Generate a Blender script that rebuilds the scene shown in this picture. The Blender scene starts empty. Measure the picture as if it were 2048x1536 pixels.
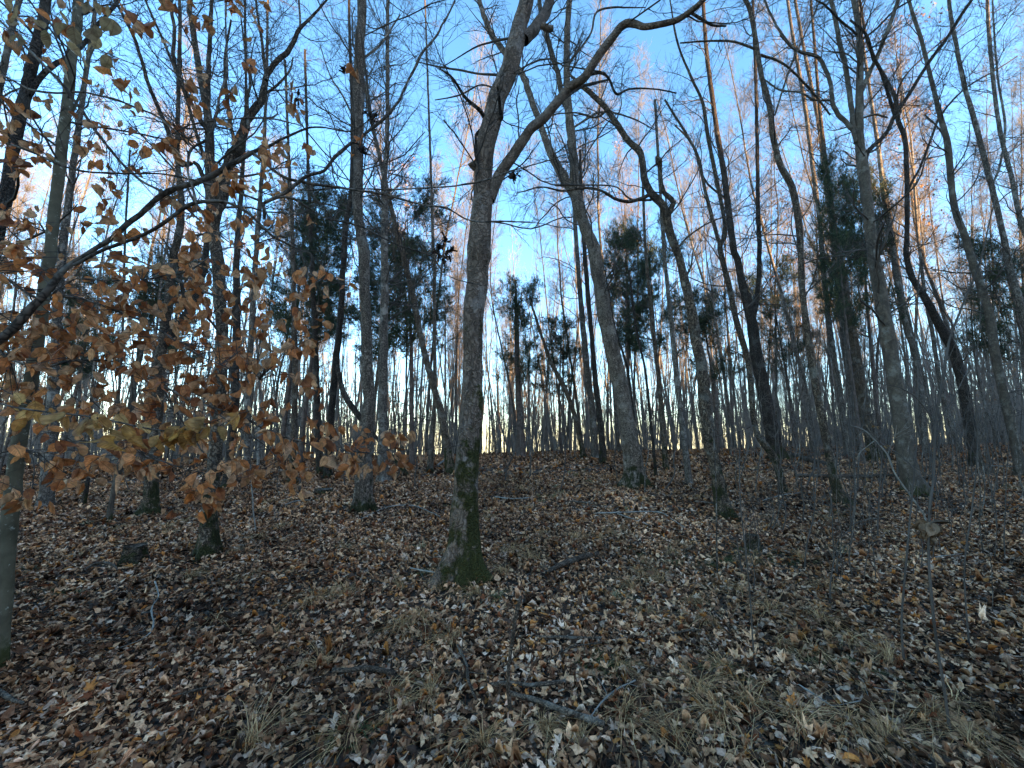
import bpy, math, random
import numpy as np
from mathutils import Vector

# ------------------------------------------------------------------ camera, sky, sun, exposure
SC = bpy.context.scene
COL = SC.collection
R_ = math.radians
F_PX, EYE, PITCH = 768.0, 1.6, 8.0
cam = bpy.data.cameras.new('camera'); cam.sensor_width = 36.0; cam.lens = 36.0 * F_PX / 2048.0
cam.clip_start = 0.05; cam.clip_end = 3000
camo = bpy.data.objects.new('camera', cam); COL.objects.link(camo)
camo.location = (0, 0, EYE); camo.rotation_euler = (R_(90 + PITCH), 0, 0)
SC.camera = camo
SUN_AZ, SUN_EL = 130.0, 14.0            # degrees right of the view direction, elevation
sdir = Vector((math.sin(R_(SUN_AZ)) * math.cos(R_(SUN_EL)), math.cos(R_(SUN_AZ)) * math.cos(R_(SUN_EL)), math.sin(R_(SUN_EL))))
w = bpy.data.worlds.new('World'); SC.world = w; w.use_nodes = True
nt = w.node_tree; nt.nodes.clear()
sky = nt.nodes.new('ShaderNodeTexSky'); sky.sky_type = 'NISHITA'; sky.sun_disc = False
sky.sun_elevation = R_(SUN_EL); sky.sun_rotation = R_(SUN_AZ)
sky.air_density = 0.85; sky.dust_density = 0.4; sky.ozone_density = 3.0
bg = nt.nodes.new('ShaderNodeBackground'); bg.inputs[1].default_value = 0.15
wo = nt.nodes.new('ShaderNodeOutputWorld')
sat = nt.nodes.new('ShaderNodeHueSaturation'); sat.inputs['Saturation'].default_value = 1.17; sat.inputs['Hue'].default_value = 0.496
nt.links.new(sky.outputs[0], sat.inputs['Color']); nt.links.new(sat.outputs[0], bg.inputs[0]); nt.links.new(bg.outputs[0], wo.inputs[0])
sl = bpy.data.lights.new('sun', 'SUN'); sl.energy = 4.5; sl.angle = R_(0.5); sl.color = (1.0, 0.74, 0.45)
so = bpy.data.objects.new('sun', sl); COL.objects.link(so)
so.rotation_euler = (-sdir).to_track_quat('-Z', 'Y').to_euler(); so.location = (40, -40, 40)
SC.view_settings.view_transform = 'Standard'; SC.view_settings.look = 'None'
SC.view_settings.exposure = 2.75
SC.view_settings.use_white_balance = True; SC.view_settings.white_balance_temperature = 8500; SC.view_settings.white_balance_tint = 14; SC.view_settings.gamma = 1.0
SC.cycles.max_bounces = 5; SC.cycles.diffuse_bounces = 3; SC.cycles.transparent_max_bounces = 4

rng = np.random.default_rng(11); random.seed(11)

# ------------------------------------------------------------------ helpers
_T = rng.random((32, 32, 32))
def vnoise(p):
    p = np.asarray(p, float); i = np.floor(p).astype(int); f = p - i; f = f * f * (3 - 2 * f)
    def g(a, b, c): return _T[(i[..., 0] + a) & 31, (i[..., 1] + b) & 31, (i[..., 2] + c) & 31]
    fx, fy, fz = f[..., 0], f[..., 1], f[..., 2]
    x00 = g(0,0,0)*(1-fx)+g(1,0,0)*fx; x10 = g(0,1,0)*(1-fx)+g(1,1,0)*fx
    x01 = g(0,0,1)*(1-fx)+g(1,0,1)*fx; x11 = g(0,1,1)*(1-fx)+g(1,1,1)*fx
    return ((x00*(1-fy)+x10*fy)*(1-fz) + (x01*(1-fy)+x11*fy)*fz) - 0.5

def sstep(a, b, x):
    t = np.clip((x - a) / (b - a), 0, 1); return t * t * (3 - 2 * t)

S2 = np.array([math.sin(R_(SUN_AZ)), math.cos(R_(SUN_AZ))])
CREST = 22.0
MOUNDS = []
def gh(x, y):
    x = np.asarray(x, float); y = np.asarray(y, float)
    t = np.clip(y / CREST, -3, 1)
    z = np.where(y < 0, 0.058 * y, 0.64 * (1 - (1 - t) ** 2))
    d = np.clip(y - CREST, 0, 25)
    z = z - 0.0045 * d * d - np.clip(y - CREST - 25, 0, 200) * 0.10
    k = sstep(-2, 10, y)
    z = z + k * np.where(x < 0, 0.027 * np.maximum(x, -60), 0.017 * np.minimum(x, 60))
    n = np.stack([x * 0.35 + 7, y * 0.35 + 3, np.zeros_like(x) + .5], -1)
    z = z + 0.18 * vnoise(n) + 0.08 * vnoise(n * 3.1 + 5) + 0.022 * vnoise(n * 9.3 + 9)
    for mx, my, mr, mh in MOUNDS: z = z + mh * np.exp(-((x - mx) ** 2 + (y - my) ** 2) / mr ** 2)
    # unseen hill added behind the camera, right, shaped to block the low sun
    s = x * S2[0] + y * S2[1]; p = x * (-S2[1]) + y * S2[0]
    z = z + (46.0 - 13.0 * sstep(6, 28, p)) * sstep(40, 90, s) * (1 - sstep(100, 150, np.abs(p)))
    return z

def ray(px, py):
    a = (px - 1024) / F_PX; b = (768 - py) / F_PX; c, s = math.cos(R_(PITCH)), math.sin(R_(PITCH))
    return np.array([a, c - b * s, s + b * c])
def at(px, py, Y):
    r = ray(px, py); return np.array([0, 0, EYE]) + r * (Y / r[1])
def rad(px, py, Y, wpx):
    r = ray(px, py); D = Y / r[1]; a = (px - 1024) / F_PX
    return 0.5 * wpx / F_PX * D / math.sqrt(1 + a * a)
def hit(px, py, ymax=60):
    r = ray(px, py)
    for Y in np.arange(0.8, ymax, 0.02):
        q = np.array([0, 0, EYE]) + r * (Y / r[1])
        if q[2] <= float(gh(q[0], q[1])): return Y
    return None

_m = []
for px, py, mr, mh in [(928, 1150, .42, .07), (722, 1020, .45, .07), (1268, 968, .6, .09), (1448, 1033, .4, .07), (1690, 1006, .4, .07), (1830, 983, .6, .08), (412, 1110, .4, .06), (297, 1026, .45, .07), (1556, 905, .8, .12), (249, 1130, .4, .05), (1400, 1128, .8, -.10), (180, 1165, .35, -.08), (1512, 1095, .4, .08)]:
    _Y = hit(px, py)
    if _Y: _q = at(px, py, _Y); _m.append((_q[0], _q[1] + .12, mr, mh))
MOUNDS = _m

def mesh(name, V, quads=None, tris=None, col=None, uv=None, smooth=True):
    me = bpy.data.meshes.new(name)
    V = np.asarray(V, np.float32)
    nq = 0 if quads is None else len(quads); ntr = 0 if tris is None else len(tris)
    loops = []
    if nq: loops.append(np.asarray(quads, np.int32).ravel())
    if ntr: loops.append(np.asarray(tris, np.int32).ravel())
    L = np.concatenate(loops)
    me.vertices.add(len(V)); me.vertices.foreach_set('co', V.ravel())
    me.loops.add(len(L)); me.loops.foreach_set('vertex_index', L)
    me.polygons.add(nq + ntr)
    st = np.concatenate([np.arange(nq) * 4, nq * 4 + np.arange(ntr) * 3]).astype(np.int32)
    me.polygons.foreach_set('loop_start', st)
    me.polygons.foreach_set('use_smooth', np.full(nq + ntr, smooth))
    if col is not None:
        ca = me.color_attributes.new('Col', 'FLOAT_COLOR', 'POINT')
        c4 = np.ones((len(V), 4), np.float32); c4[:, :3] = col; ca.data.foreach_set('color', c4.ravel())
    if uv is not None:
        ul = me.uv_layers.new(name='UVMap'); ul.data.foreach_set('uv', np.asarray(uv, np.float32)[L].ravel())
    me.update(calc_edges=True)
    return me

class Geo:
    def __init__(s): s.V = []; s.Q = []; s.T = []; s.C = []; s.U = []; s.n = 0
    def add(s, V, Q=None, T=None, C=None, U=None):
        V = np.asarray(V, float).reshape(-1, 3)
        if Q is not None and len(Q): s.Q.append(np.asarray(Q).reshape(-1, 4) + s.n)
        if T is not None and len(T): s.T.append(np.asarray(T).reshape(-1, 3) + s.n)
        s.V.append(V); s.n += len(V)
        if C is not None: s.C.append(np.broadcast_to(C, V.shape))
        if U is not None: s.U.append(U)
    def build(s, name, mat, parent=None, org=(0, 0, 0)):
        V = np.concatenate(s.V) - np.asarray(org)
        me = mesh(name, V, np.concatenate(s.Q) if s.Q else None, np.concatenate(s.T) if s.T else None,
                  np.concatenate(s.C) if s.C else None, np.concatenate(s.U) if s.U else None)
        me.materials.append(mat)
        o = bpy.data.objects.new(name, me); COL.objects.link(o)
        if parent is None: o.location = org
        else: o.parent = parent
        return o

def norm(v): return v / np.maximum(np.linalg.norm(v, axis=-1, keepdims=True), 1e-9)
def tubes(g, P, R, k=3, disp=None, close=True):
    """P (B,n,3), R (B,n): tapered tubes"""
    P = np.asarray(P, float); R = np.asarray(R, float)
    if P.ndim == 2: P = P[None]; R = R[None]
    B, n, _ = P.shape
    T = np.gradient(P, axis=1); T = norm(T)
    m = norm(P[:, -1] - P[:, 0]); ref = np.where(np.abs(m[:, 2:3]) > .75, np.array([[1., 0, 0]]), np.array([[0., 0, 1]]))
    u = norm(np.cross(T, ref[:, None, :])); v = np.cross(T, u)
    a = np.arange(k) * 2 * math.pi / k
    off = np.cos(a)[None, None, :, None] * u[:, :, None, :] + np.sin(a)[None, None, :, None] * v[:, :, None, :]
    RR = R[:, :, None, None]
    V = P[:, :, None, :] + off * RR
    if disp is not None: V = disp(V, off, RR, P)
    V = V.reshape(-1, 3)
    b = np.arange(B)[:, None, None] * n * k; i = np.arange(n - 1)[None, :, None] * k; j = np.arange(k)[None, None, :]
    j2 = (j + 1) % k
    Q = np.stack([b + i + j, b + i + j2, b + i + k + j2, b + i + k + j], -1).reshape(-1, 4)
    Tt = None
    if close:
        e = (np.arange(B) * n * k + (n - 1) * k)[:, None]; jj = np.arange(1, k - 1)[None, :]
        Tt = np.stack([e + 0 * jj, e + jj, e + jj + 1], -1).reshape(-1, 3)
    g.add(V, Q, Tt)

def grow(S, D, L, r0, n, wig, up, taper=.25, r=rng):
    B = len(S); P = np.zeros((B, n, 3)); P[:, 0] = S; d = norm(D)
    upv = np.array([0, 0, 1.0])
    for i in range(1, n):
        d = norm(d + r.normal(0, wig, (B, 3)) + up * upv)
        P[:, i] = P[:, i - 1] + d * (L / (n - 1))[:, None]
    t = np.linspace(0, 1, n)[None]
    return P, r0[:, None] * (1 - (1 - taper) * t)

def kids(P, R, m, t0, t1, ang, lens, rr, n, wig, up, rmin, r=rng, taper=.3):
    """m children on every branch of P"""
    B, N, _ = P.shape
    t = r.uniform(t0, t1, (B, m)) * (N - 1); i = np.minimum(t.astype(int), N - 2); f = (t - i)[..., None]
    bi = np.arange(B)[:, None]
    S = P[bi, i] * (1 - f) + P[bi, i + 1] * f; T = norm(P[bi, i + 1] - P[bi, i]); rad0 = R[bi, i]
    q = norm(np.cross(T, norm(r.normal(size=T.shape)))); a = r.normal(ang, .2, (B, m))[..., None]
    D = T * np.cos(a) + q * np.sin(a)
    L = r.uniform(lens[0], lens[1], (B, m)) * (1.15 - .55 * t / (N - 1))
    r0 = np.maximum(rad0 * rr, rmin)
    return grow(S.reshape(-1, 3), D.reshape(-1, 3), L.ravel(), r0.ravel(), n, wig, up, taper, r)

def resample(pts, step):
    """Catmull-Rom through pts (N,k) -> dense (k columns, xyz first)"""
    pts = np.asarray(pts, float)
    if len(pts) < 3:
        L = np.linalg.norm(pts[1, :3] - pts[0, :3]); n = max(3, int(L / step) + 1)
        t = np.linspace(0, 1, n)[:, None]; return pts[0] * (1 - t) + pts[1] * t
    E = np.vstack([2 * pts[0] - pts[1], pts, 2 * pts[-1] - pts[-2]]); out = []
    for i in range(1, len(E) - 2):
        L = np.linalg.norm(E[i + 1, :3] - E[i, :3]); n = max(1, int(L / step))
        t = np.linspace(0, 1, n, endpoint=False)[:, None]
        a, b, c, d = E[i - 1], E[i], E[i + 1], E[i + 2]
        out.append(.5 * ((2 * b) + (c - a) * t + (2 * a - 5 * b + 4 * c - d) * t ** 2 + (3 * b - a - 3 * c + d) * t ** 3))
    out.append(E[-2][None]); q = np.vstack(out); q[:, 3] = np.maximum(q[:, 3], pts[:, 3].min() * .8)
    return q

def tag(o, label=None, cat=None, group=None, kind=None):
    if label: o['label'] = label
    if cat: o['category'] = cat
    if group: o['group'] = group
    if kind: o['kind'] = kind
    return o
def empty(name, loc):
    o = bpy.data.objects.new(name, None); o.location = loc; o.empty_display_size = .2; COL.objects.link(o); return o
def copy_tree(o, parent=None):
    c = o.copy(); COL.objects.link(c); c.parent = parent
    for ch in [x for x in KIDS.get(o.name, [])]: copy_tree(ch, c)
    return c
KIDS = {}

# ------------------------------------------------------------------ materials
def mat_new(name):
    m = bpy.data.materials.new(name); m.use_nodes = True; t = m.node_tree; t.nodes.clear()
    out = t.nodes.new('ShaderNodeOutputMaterial'); p = t.nodes.new('ShaderNodeBsdfPrincipled')
    t.links.new(p.outputs[0], out.inputs[0]); p.inputs['Roughness'].default_value = .85
    p.inputs['Specular IOR Level'].default_value = .25
    return m, t, p, out
def N(t, ty, **kw):
    n = t.nodes.new(ty)
    for k, v in kw.items():
        if k.startswith('i_'): n.inputs[k[2:].replace('_', ' ')].default_value = v
        else: setattr(n, k, v)
    return n
def mix(t, fac, a, b):
    m = t.nodes.new('ShaderNodeMix'); m.data_type = 'RGBA'
    for i, v in ((0, fac), (6, a), (7, b)):
        if isinstance(v, (tuple, float, int)): m.inputs[i].default_value = v if not isinstance(v, tuple) else (*v, 1)
        else: t.links.new(v, m.inputs[i])
    return m.outputs[2]
def ramp(t, src, a, b):
    r = t.nodes.new('ShaderNodeMapRange'); r.inputs[1].default_value = a; r.inputs[2].default_value = b
    t.links.new(src, r.inputs[0]); return r.outputs[0]
def mth(t, op, a, b):
    m = t.nodes.new('ShaderNodeMath'); m.operation = op
    for i, v in enumerate((a, b)):
        if isinstance(v, (int, float)): m.inputs[i].default_value = v
        else: t.links.new(v, m.inputs[i])
    return m.outputs[0]

def bark(name, c1, c2, scale=14, zs=.22, lichen=.35, lcol=(.36, .38, .35), moss=0.0, mcol=(.046, .045, .015), bump=.6, dist=.03, mside=.0, ck=1.0, ls=3.2, lt=.53):
    wm = (1.10, .96, .86); c1 = tuple(a * b for a, b in zip(c1, wm)); c2 = tuple(a * b for a, b in zip(c2, wm)); lcol = tuple(a * b for a, b in zip(lcol, (1.06, .97, .90)))
    m, t, p, out = mat_new(name)
    tc = t.nodes.new('ShaderNodeTexCoord'); mp = t.nodes.new('ShaderNodeMapping'); mp.inputs['Scale'].default_value = (1, 1, zs)
    t.links.new(tc.outputs['Object'], mp.inputs[0])
    n1 = N(t, 'ShaderNodeTexNoise', i_Scale=scale, i_Detail=8.0, i_Roughness=.68); t.links.new(mp.outputs[0], n1.inputs['Vector'])
    v1 = N(t, 'ShaderNodeTexVoronoi', i_Scale=scale * 2.1, feature='DISTANCE_TO_EDGE')
    wv = t.nodes.new('ShaderNodeMapping'); wv.inputs['Scale'].default_value = (1, 1, zs * 1.3)
    nd = N(t, 'ShaderNodeTexNoise', i_Scale=scale * .8, i_Detail=3.0)
    t.links.new(tc.outputs['Object'], nd.inputs['Vector'])
    mv = t.nodes.new('ShaderNodeMix'); mv.data_type = 'VECTOR'; mv.inputs[0].default_value = .2
    t.links.new(mp.outputs[0], mv.inputs[4]); t.links.new(nd.outputs['Color'], mv.inputs[5])
    t.links.new(mv.outputs[1], v1.inputs['Vector'])
    crack = ramp(t, v1.outputs['Distance'], .0, .22)
    f = ramp(t, n1.outputs[0], .32, .68)
    base = mix(t, f, c1, c2)
    crack = mth(t, 'ADD', mth(t, 'MULTIPLY', crack, ck), 1 - ck)
    dk = mix(t, crack, tuple(x * .38 for x in c1), base)
    n2 = N(t, 'ShaderNodeTexNoise', i_Scale=ls, i_Detail=5.0, i_Roughness=.7); t.links.new(tc.outputs['Object'], n2.inputs['Vector'])
    lf = mth(t, 'MULTIPLY', ramp(t, n2.outputs[0], lt, lt + .10), lichen)
    col = mix(t, lf, dk, lcol)
    if moss > 0:
        sx = t.nodes.new('ShaderNodeSeparateXYZ'); t.links.new(tc.outputs['Object'], sx.inputs[0])
        n3 = N(t, 'ShaderNodeTexNoise', i_Scale=5.0, i_Detail=9.0, i_Roughness=.65); t.links.new(tc.outputs['Object'], n3.inputs['Vector'])
        h = mth(t, 'SUBTRACT', moss, sx.outputs[2])
        h = mth(t, 'MULTIPLY', h, .75 / moss)
        h = mth(t, 'ADD', h, mth(t, 'MULTIPLY', sx.outputs[0], mside))
        h = mth(t, 'ADD', h, mth(t, 'MULTIPLY', mth(t, 'SUBTRACT', n3.outputs[0], .5), 4.6))
        h = mth(t, 'ADD', h, mth(t, 'MULTIPLY', mth(t, 'SUBTRACT', n1.outputs[0], .5), -2.0))
        mf = ramp(t, h, .15, .55)
        mn = mix(t, ramp(t, n1.outputs[0], .3, .7), tuple(x * .45 for x in mcol), mcol)
        col = mix(t, mf, col, mn)
    oi = t.nodes.new('ShaderNodeObjectInfo')
    hs = t.nodes.new('ShaderNodeHueSaturation'); t.links.new(col, hs.inputs['Color'])
    rv = t.nodes.new('ShaderNodeMapRange'); rv.inputs[3].default_value = .8; rv.inputs[4].default_value = 1.2
    t.links.new(oi.outputs['Random'], rv.inputs[0]); t.links.new(rv.outputs[0], hs.inputs['Value'])
    t.links.new(hs.outputs[0], p.inputs['Base Color'])
    bm = t.nodes.new('ShaderNodeBump'); bm.inputs['Strength'].default_value = bump; bm.inputs['Distance'].default_value = dist
    hh = mth(t, 'ADD', mth(t, 'MULTIPLY', crack, .7), n1.outputs[0])
    t.links.new(hh, bm.inputs['Height']); t.links.new(bm.outputs[0], p.inputs['Normal'])
    p.inputs['Specular IOR Level'].default_value = .15
    return m

def simple(name, c1, c2, scale=6, rough=.9):
    m, t, p, out = mat_new(name)
    tc = t.nodes.new('ShaderNodeTexCoord')
    n1 = N(t, 'ShaderNodeTexNoise', i_Scale=float(scale), i_Detail=4.0); t.links.new(tc.outputs['Object'], n1.inputs['Vector'])
    t.links.new(mix(t, ramp(t, n1.outputs[0], .35, .65), c1, c2), p.inputs['Base Color']); p.inputs['Roughness'].default_value = rough
    p.inputs['Specular IOR Level'].default_value = .15
    return m

M = {}
M['flaky'] = bark('mossy flaky bark', (.085, .062, .048), (.29, .23, .19), 11, .30, .4, (.38, .36, .34), moss=1.5, bump=.9, dist=.05, mside=2.6, mcol=(.06, .056, .015), ck=.55)
M['pale'] = bark('pale fissured bark', (.10, .08, .065), (.36, .31, .26), 14, .2, .3, (.44, .42, .38), moss=.42, bump=.9, dist=.04)
M['brown'] = bark('brown scaly bark', (.07, .052, .04), (.24, .195, .15), 13, .3, .30, moss=.8, bump=.9, dist=.04)
M['dark'] = bark('dark rough bark', (.035, .028, .024), (.11, .092, .08), 14, .2, .25, (.2, .21, .2), moss=.5, bump=.9, dist=.04)
M['smooth'] = bark('smooth grey bark', (.048, .042, .035), (.13, .114, .096), 8, .6, .35, (.27, .275, .25), moss=.25, bump=.5, dist=.03, ck=.35)
M['flakylimb'] = bark('flaky limb bark', (.07, .052, .042), (.24, .195, .165), 13, .5, .25, (.34, .32, .30), bump=.7, dist=.03, ck=.5)
M['spotted'] = bark('lichen spotted bark', (.055, .05, .034), (.125, .118, .085), 6, .8, .9, (.36, .38, .33), moss=.3, bump=.4, dist=.02, ck=.15, ls=22.0, lt=.60)
M['greypole'] = bark('grey pole bark', (.075, .068, .06), (.20, .18, .16), 11, .3, .5, (.34, .34, .32), bump=.5)
M['fallen'] = bark('dead wood', (.05, .038, .03), (.18, .14, .11), 18, .9, .3, (.3, .29, .26), bump=.7, dist=.01)
M['bleached'] = simple('bleached wood', (.12, .105, .09), (.26, .235, .20), 12)
M['twig'] = simple('twig bark', (.045, .036, .030), (.10, .082, .07), 3)
M['beech'] = bark('beech limb bark', (.06, .052, .045), (.15, .13, .115), 9, 1., .35, (.30, .31, .29), bump=.3, dist=.01)
M['cedarwood'] = simple('cedar bark', (.07, .05, .04), (.14, .10, .085), 8)

def leafmat(name, trans=.25, veins=False, rough=.6, spec=.3, sat=1.0):
    m, t, p, out = mat_new(name)
    a = t.nodes.new('ShaderNodeVertexColor'); a.layer_name = 'Col'
    c = a.outputs[0]
    tc = t.nodes.new('ShaderNodeTexCoord')
    n1 = N(t, 'ShaderNodeTexNoise', i_Scale=60.0 if not veins else 45.0, i_Detail=4.0); t.links.new(tc.outputs['Object'], n1.inputs['Vector'])
    dk = N(t, 'ShaderNodeMixRGB', blend_type='MULTIPLY'); dk.inputs[0].default_value = 1
    t.links.new(c, dk.inputs[1]); t.links.new(mix(t, ramp(t, n1.outputs[0], .35, .6), (.62, .55, .5), (1.08, 1.05, 1.)), dk.inputs[2]); c = dk.outputs[0]
    if veins:
        uv = t.nodes.new('ShaderNodeUVMap'); s = t.nodes.new('ShaderNodeSeparateXYZ'); t.links.new(uv.outputs[0], s.inputs[0])
        ax = mth(t, 'ABSOLUTE', s.outputs[0], 0)
        w_ = mth(t, 'SINE', mth(t, 'MULTIPLY', mth(t, 'SUBTRACT', s.outputs[1], mth(t, 'MULTIPLY', ax, .28)), 56.0), 0)
        vn = ramp(t, w_, .55, 1.0); mid = ramp(t, ax, .10, .02)
        vf = mth(t, 'MAXIMUM', mth(t, 'MULTIPLY', vn, .55), mid)
        c = mix(t, mth(t, 'MULTIPLY', vf, .6), c, (.13, .05, .018))
        bm = t.nodes.new('ShaderNodeBump'); bm.inputs['Strength'].default_value = .5; bm.inputs['Distance'].default_value = .004
        t.links.new(w_, bm.inputs['Height']); t.links.new(bm.outputs[0], p.inputs['Normal'])
    t.links.new(c, p.inputs['Base Color']); p.inputs['Roughness'].default_value = rough
    p.inputs['Specular IOR Level'].default_value = spec
    if trans > 0:
        tr = t.nodes.new('ShaderNodeBsdfTranslucent'); t.links.new(c, tr.inputs[0])
        mx = t.nodes.new('ShaderNodeMixShader'); mx.inputs[0].default_value = trans
        t.links.new(p.outputs[0], mx.inputs[1]); t.links.new(tr.outputs[0], mx.inputs[2]); t.links.new(mx.outputs[0], out.inputs[0])
    return m
M['litter'] = leafmat('fallen leaves', 0, rough=.75, spec=.12)
M['beechleaf'] = leafmat('dead beech leaves', .45, True, rough=.5, spec=.35)
M['grass'] = leafmat('dry grass blades', .15, rough=.7)
M['cedar'] = leafmat('cedar sprays', .0, rough=.8)

# ------------------------------------------------------------------ ground
def axis(lo, hi, near, n):
    k = np.linspace(-1, 1, n); s = np.sinh(k * 4.6) / math.sinh(4.6)
    return np.where(s < 0, near - (near - lo) * -s, near + (hi - near) * s)
gx = axis(-420, 420, 0, 521); gy = axis(-420, 420, 4, 521)
X, Y = np.meshgrid(gx, gy); Z = gh(X, Y) - .012
V = np.stack([X, Y, Z], -1).reshape(-1, 3); n = 521
i = (np.arange(n - 1)[:, None] * n + np.arange(n - 1)[None]).ravel()
g = Geo(); g.add(V, np.stack([i, i + 1, i + n + 1, i + n], -1))
m, t, p, out = mat_new('forest soil')
tc = t.nodes.new('ShaderNodeTexCoord')
a1 = N(t, 'ShaderNodeTexVoronoi', i_Scale=22.0, i_Randomness=1.0); t.links.new(tc.outputs['Object'], a1.inputs['Vector'])
a2 = N(t, 'ShaderNodeTexNoise', i_Scale=9.0, i_Detail=8.0, i_Roughness=.8); t.links.new(tc.outputs['Object'], a2.inputs['Vector'])
sp = t.nodes.new('ShaderNodeSeparateColor'); t.links.new(a1.outputs['Color'], sp.inputs[0])
c = mix(t, ramp(t, a2.outputs[0], .35, .65), (.022, .016, .012), (.06, .044, .034))
c = mix(t, mth(t, 'MULTIPLY', ramp(t, sp.outputs[0], .45, .95), .8), c, (.19, .135, .10))
t.links.new(c, p.inputs['Base Color'])
bm = t.nodes.new('ShaderNodeBump'); bm.inputs['Strength'].default_value = .8; bm.inputs['Distance'].default_value = .03
t.links.new(a2.outputs[0], bm.inputs['Height']); t.links.new(bm.outputs[0], p.inputs['Normal'])
M['soil'] = m
tag(g.build('ground', M['soil']), kind='structure')

# ------------------------------------------------------------------ leaves
def leaf_template(rows, kind='oval'):
    t = np.linspace(0, 1, rows)
    if kind == 'oval': wd = .36 * np.sin(math.pi * np.clip(t, 0, 1) ** .85) ** .8 + .012
    else: wd = .30 * np.sin(math.pi * t ** .7) + .012
    X = np.stack([-wd, 0 * wd, wd], 1); Y = np.stack([t, t, t], 1)
    xy = np.stack([X.ravel(), Y.ravel()], 1)
    q = []
    for r in range(rows - 1):
        for c_ in range(2):
            a = r * 3 + c_; q.append((a, a + 1, a + 4, a + 3))
    return xy, np.array(q), None
def star_template(kind):
    if kind == 'maple':
        ang = [-90, -60, -35, -12, 12, 38, 62, 90, 118, 142, 168, 192, 215, 240]; rr = [.16, .30, .26, .50, .30, .62, .34, .74, .34, .62, .30, .50, .26, .30]
    else:  # oak
        ang = [-90, -55, -38, -18, 2, 22, 42, 60, 76, 90, 104, 120, 138, 158, 178, 198, 218, 235]
        rr = [.5, .22, .34, .18, .36, .20, .42, .26, .58, .52, .58, .26, .42, .20, .36, .18, .34, .22]
    a = np.radians(ang); r = np.array(rr)
    xy = np.stack([np.cos(a) * r, np.sin(a) * r + .4], 1); xy = np.vstack([[0, .4], xy]); k = len(ang)
    tr = [(0, 1 + j, 1 + (j + 1) % k) for j in range(k)]
    return xy, None, np.array(tr)

def leaves(g, tmpl, pos, tipdir, nrm, size, fold, curl, col, r=rng, uv=False, edge=None, wide=None, rag=.0):
    xy, q, tr = tmpl; B = len(pos); m_ = len(xy)
    Bv = norm(tipdir); Nv = norm(nrm - (nrm * Bv).sum(-1, keepdims=True) * Bv); A = np.cross(Bv, Nv)
    x = xy[None, :, 0] * size[:, None]; y = xy[None, :, 1] * size[:, None]
    if wide is not None: x = x * wide[:, None]
    cx = (xy[:, 0][None] * 2.2); cy = xy[:, 1][None]
    z = size[:, None] * (fold[:, None] * np.abs(cx) + curl[:, None] * (cy - .3) ** 2 + r.normal(0, .018, (B, m_)))
    # cross-curl: pull edges inward when folded
    x = x * np.clip(1 - .55 * np.abs(fold[:, None]), .25, 1)
    x = x * (1 + r.normal(0, rag, (B, m_))); y = y * (1 + r.normal(0, rag * .5, (B, m_)))
    V = pos[:, None] + x[..., None] * A[:, None] + y[..., None] * Bv[:, None] + z[..., None] * Nv[:, None]
    base = (np.arange(B) * m_)[:, None, None]
    C = np.repeat(col[:, None, :], m_, 1)
    if edge is not None:
        e = np.clip(np.abs(xy[:, 0]) / .3, 0, 1)[None, :, None] * .55 + (np.abs(xy[:, 1] - .55) * 1.0)[None, :, None] * .5
        e = np.clip(e + r.normal(0, .12, (B, m_, 1)), 0, 1)
        C = C * (1 - e) + edge[:, None, :] * e
    U = None
    if uv:
        U = np.stack([np.broadcast_to(xy[:, 0] * 2.4, (B, m_)), np.broadcast_to(xy[:, 1], (B, m_))], -1).reshape(-1, 2)
    g.add(V, (q[None] + base).reshape(-1, 4) if q is not None else None, (tr[None] + base).reshape(-1, 3) if tr is not None else None, C.reshape(-1, 3), U)

PAL = np.array([(.68,.44,.29),(.55,.33,.20),(.36,.20,.12),(.17,.085,.052),(.05,.028,.018),(.42,.31,.25),(.66,.50,.40),(.46,.19,.06),(.20,.065,.03),(.07,.046,.036)])
PAL = PAL * np.array([1.06, .89, .79])
PW = np.array([.13,.14,.16,.18,.17,.08,.06,.045,.04,.07]); PW = PW / PW.sum()
def litter(g, y0, y1, dens, rows, smin, smax, star, thick):
    k = 1.50; area = k * (y1 * y1 - y0 * y0); n_ = int(area * dens)
    y = np.sqrt(rng.uniform(y0 * y0, y1 * y1, n_)); x = rng.uniform(-1, 1, n_) * (k * y + .4)
    z = gh(x, y) + rng.uniform(-.008, thick, n_)
    pos = np.stack([x, y, z], -1)
    a = rng.uniform(0, 2 * math.pi, n_); tilt = rng.normal(0, .30, n_)
    td = np.stack([np.cos(a), np.sin(a), tilt], -1)
    nr = norm(np.stack([rng.normal(0, .40, n_), rng.normal(0, .40, n_), np.ones(n_)], -1))
    size = rng.uniform(smin, smax, n_) * np.where(rng.random(n_) < .12, 1.35, 1); fold = rng.normal(.05, .34, n_) * np.where(rng.random(n_) < .3, 2.0, 1); curl = rng.normal(.05, .6, n_)
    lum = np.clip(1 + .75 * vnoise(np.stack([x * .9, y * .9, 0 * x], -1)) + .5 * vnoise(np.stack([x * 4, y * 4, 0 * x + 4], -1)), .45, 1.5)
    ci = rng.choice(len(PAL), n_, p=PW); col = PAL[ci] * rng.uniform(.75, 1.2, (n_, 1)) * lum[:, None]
    kind = rng.random(n_)
    A = kind > star
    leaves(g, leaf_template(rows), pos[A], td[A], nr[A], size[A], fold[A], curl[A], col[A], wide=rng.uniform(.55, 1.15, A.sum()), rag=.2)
    if star > 0:
        for nm, lo, hi in (('maple', 0, star * .5), ('oak', star * .5, star)):
            A = (kind >= lo) & (kind < hi)
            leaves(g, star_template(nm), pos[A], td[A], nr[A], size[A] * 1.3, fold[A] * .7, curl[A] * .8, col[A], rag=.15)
g = Geo()
litter(g, .9, 3.2, 3100, 5, .018, .056, .22, .045)
litter(g, 3.2, 6.5, 1700, 4, .022, .062, .18, .045)
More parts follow.
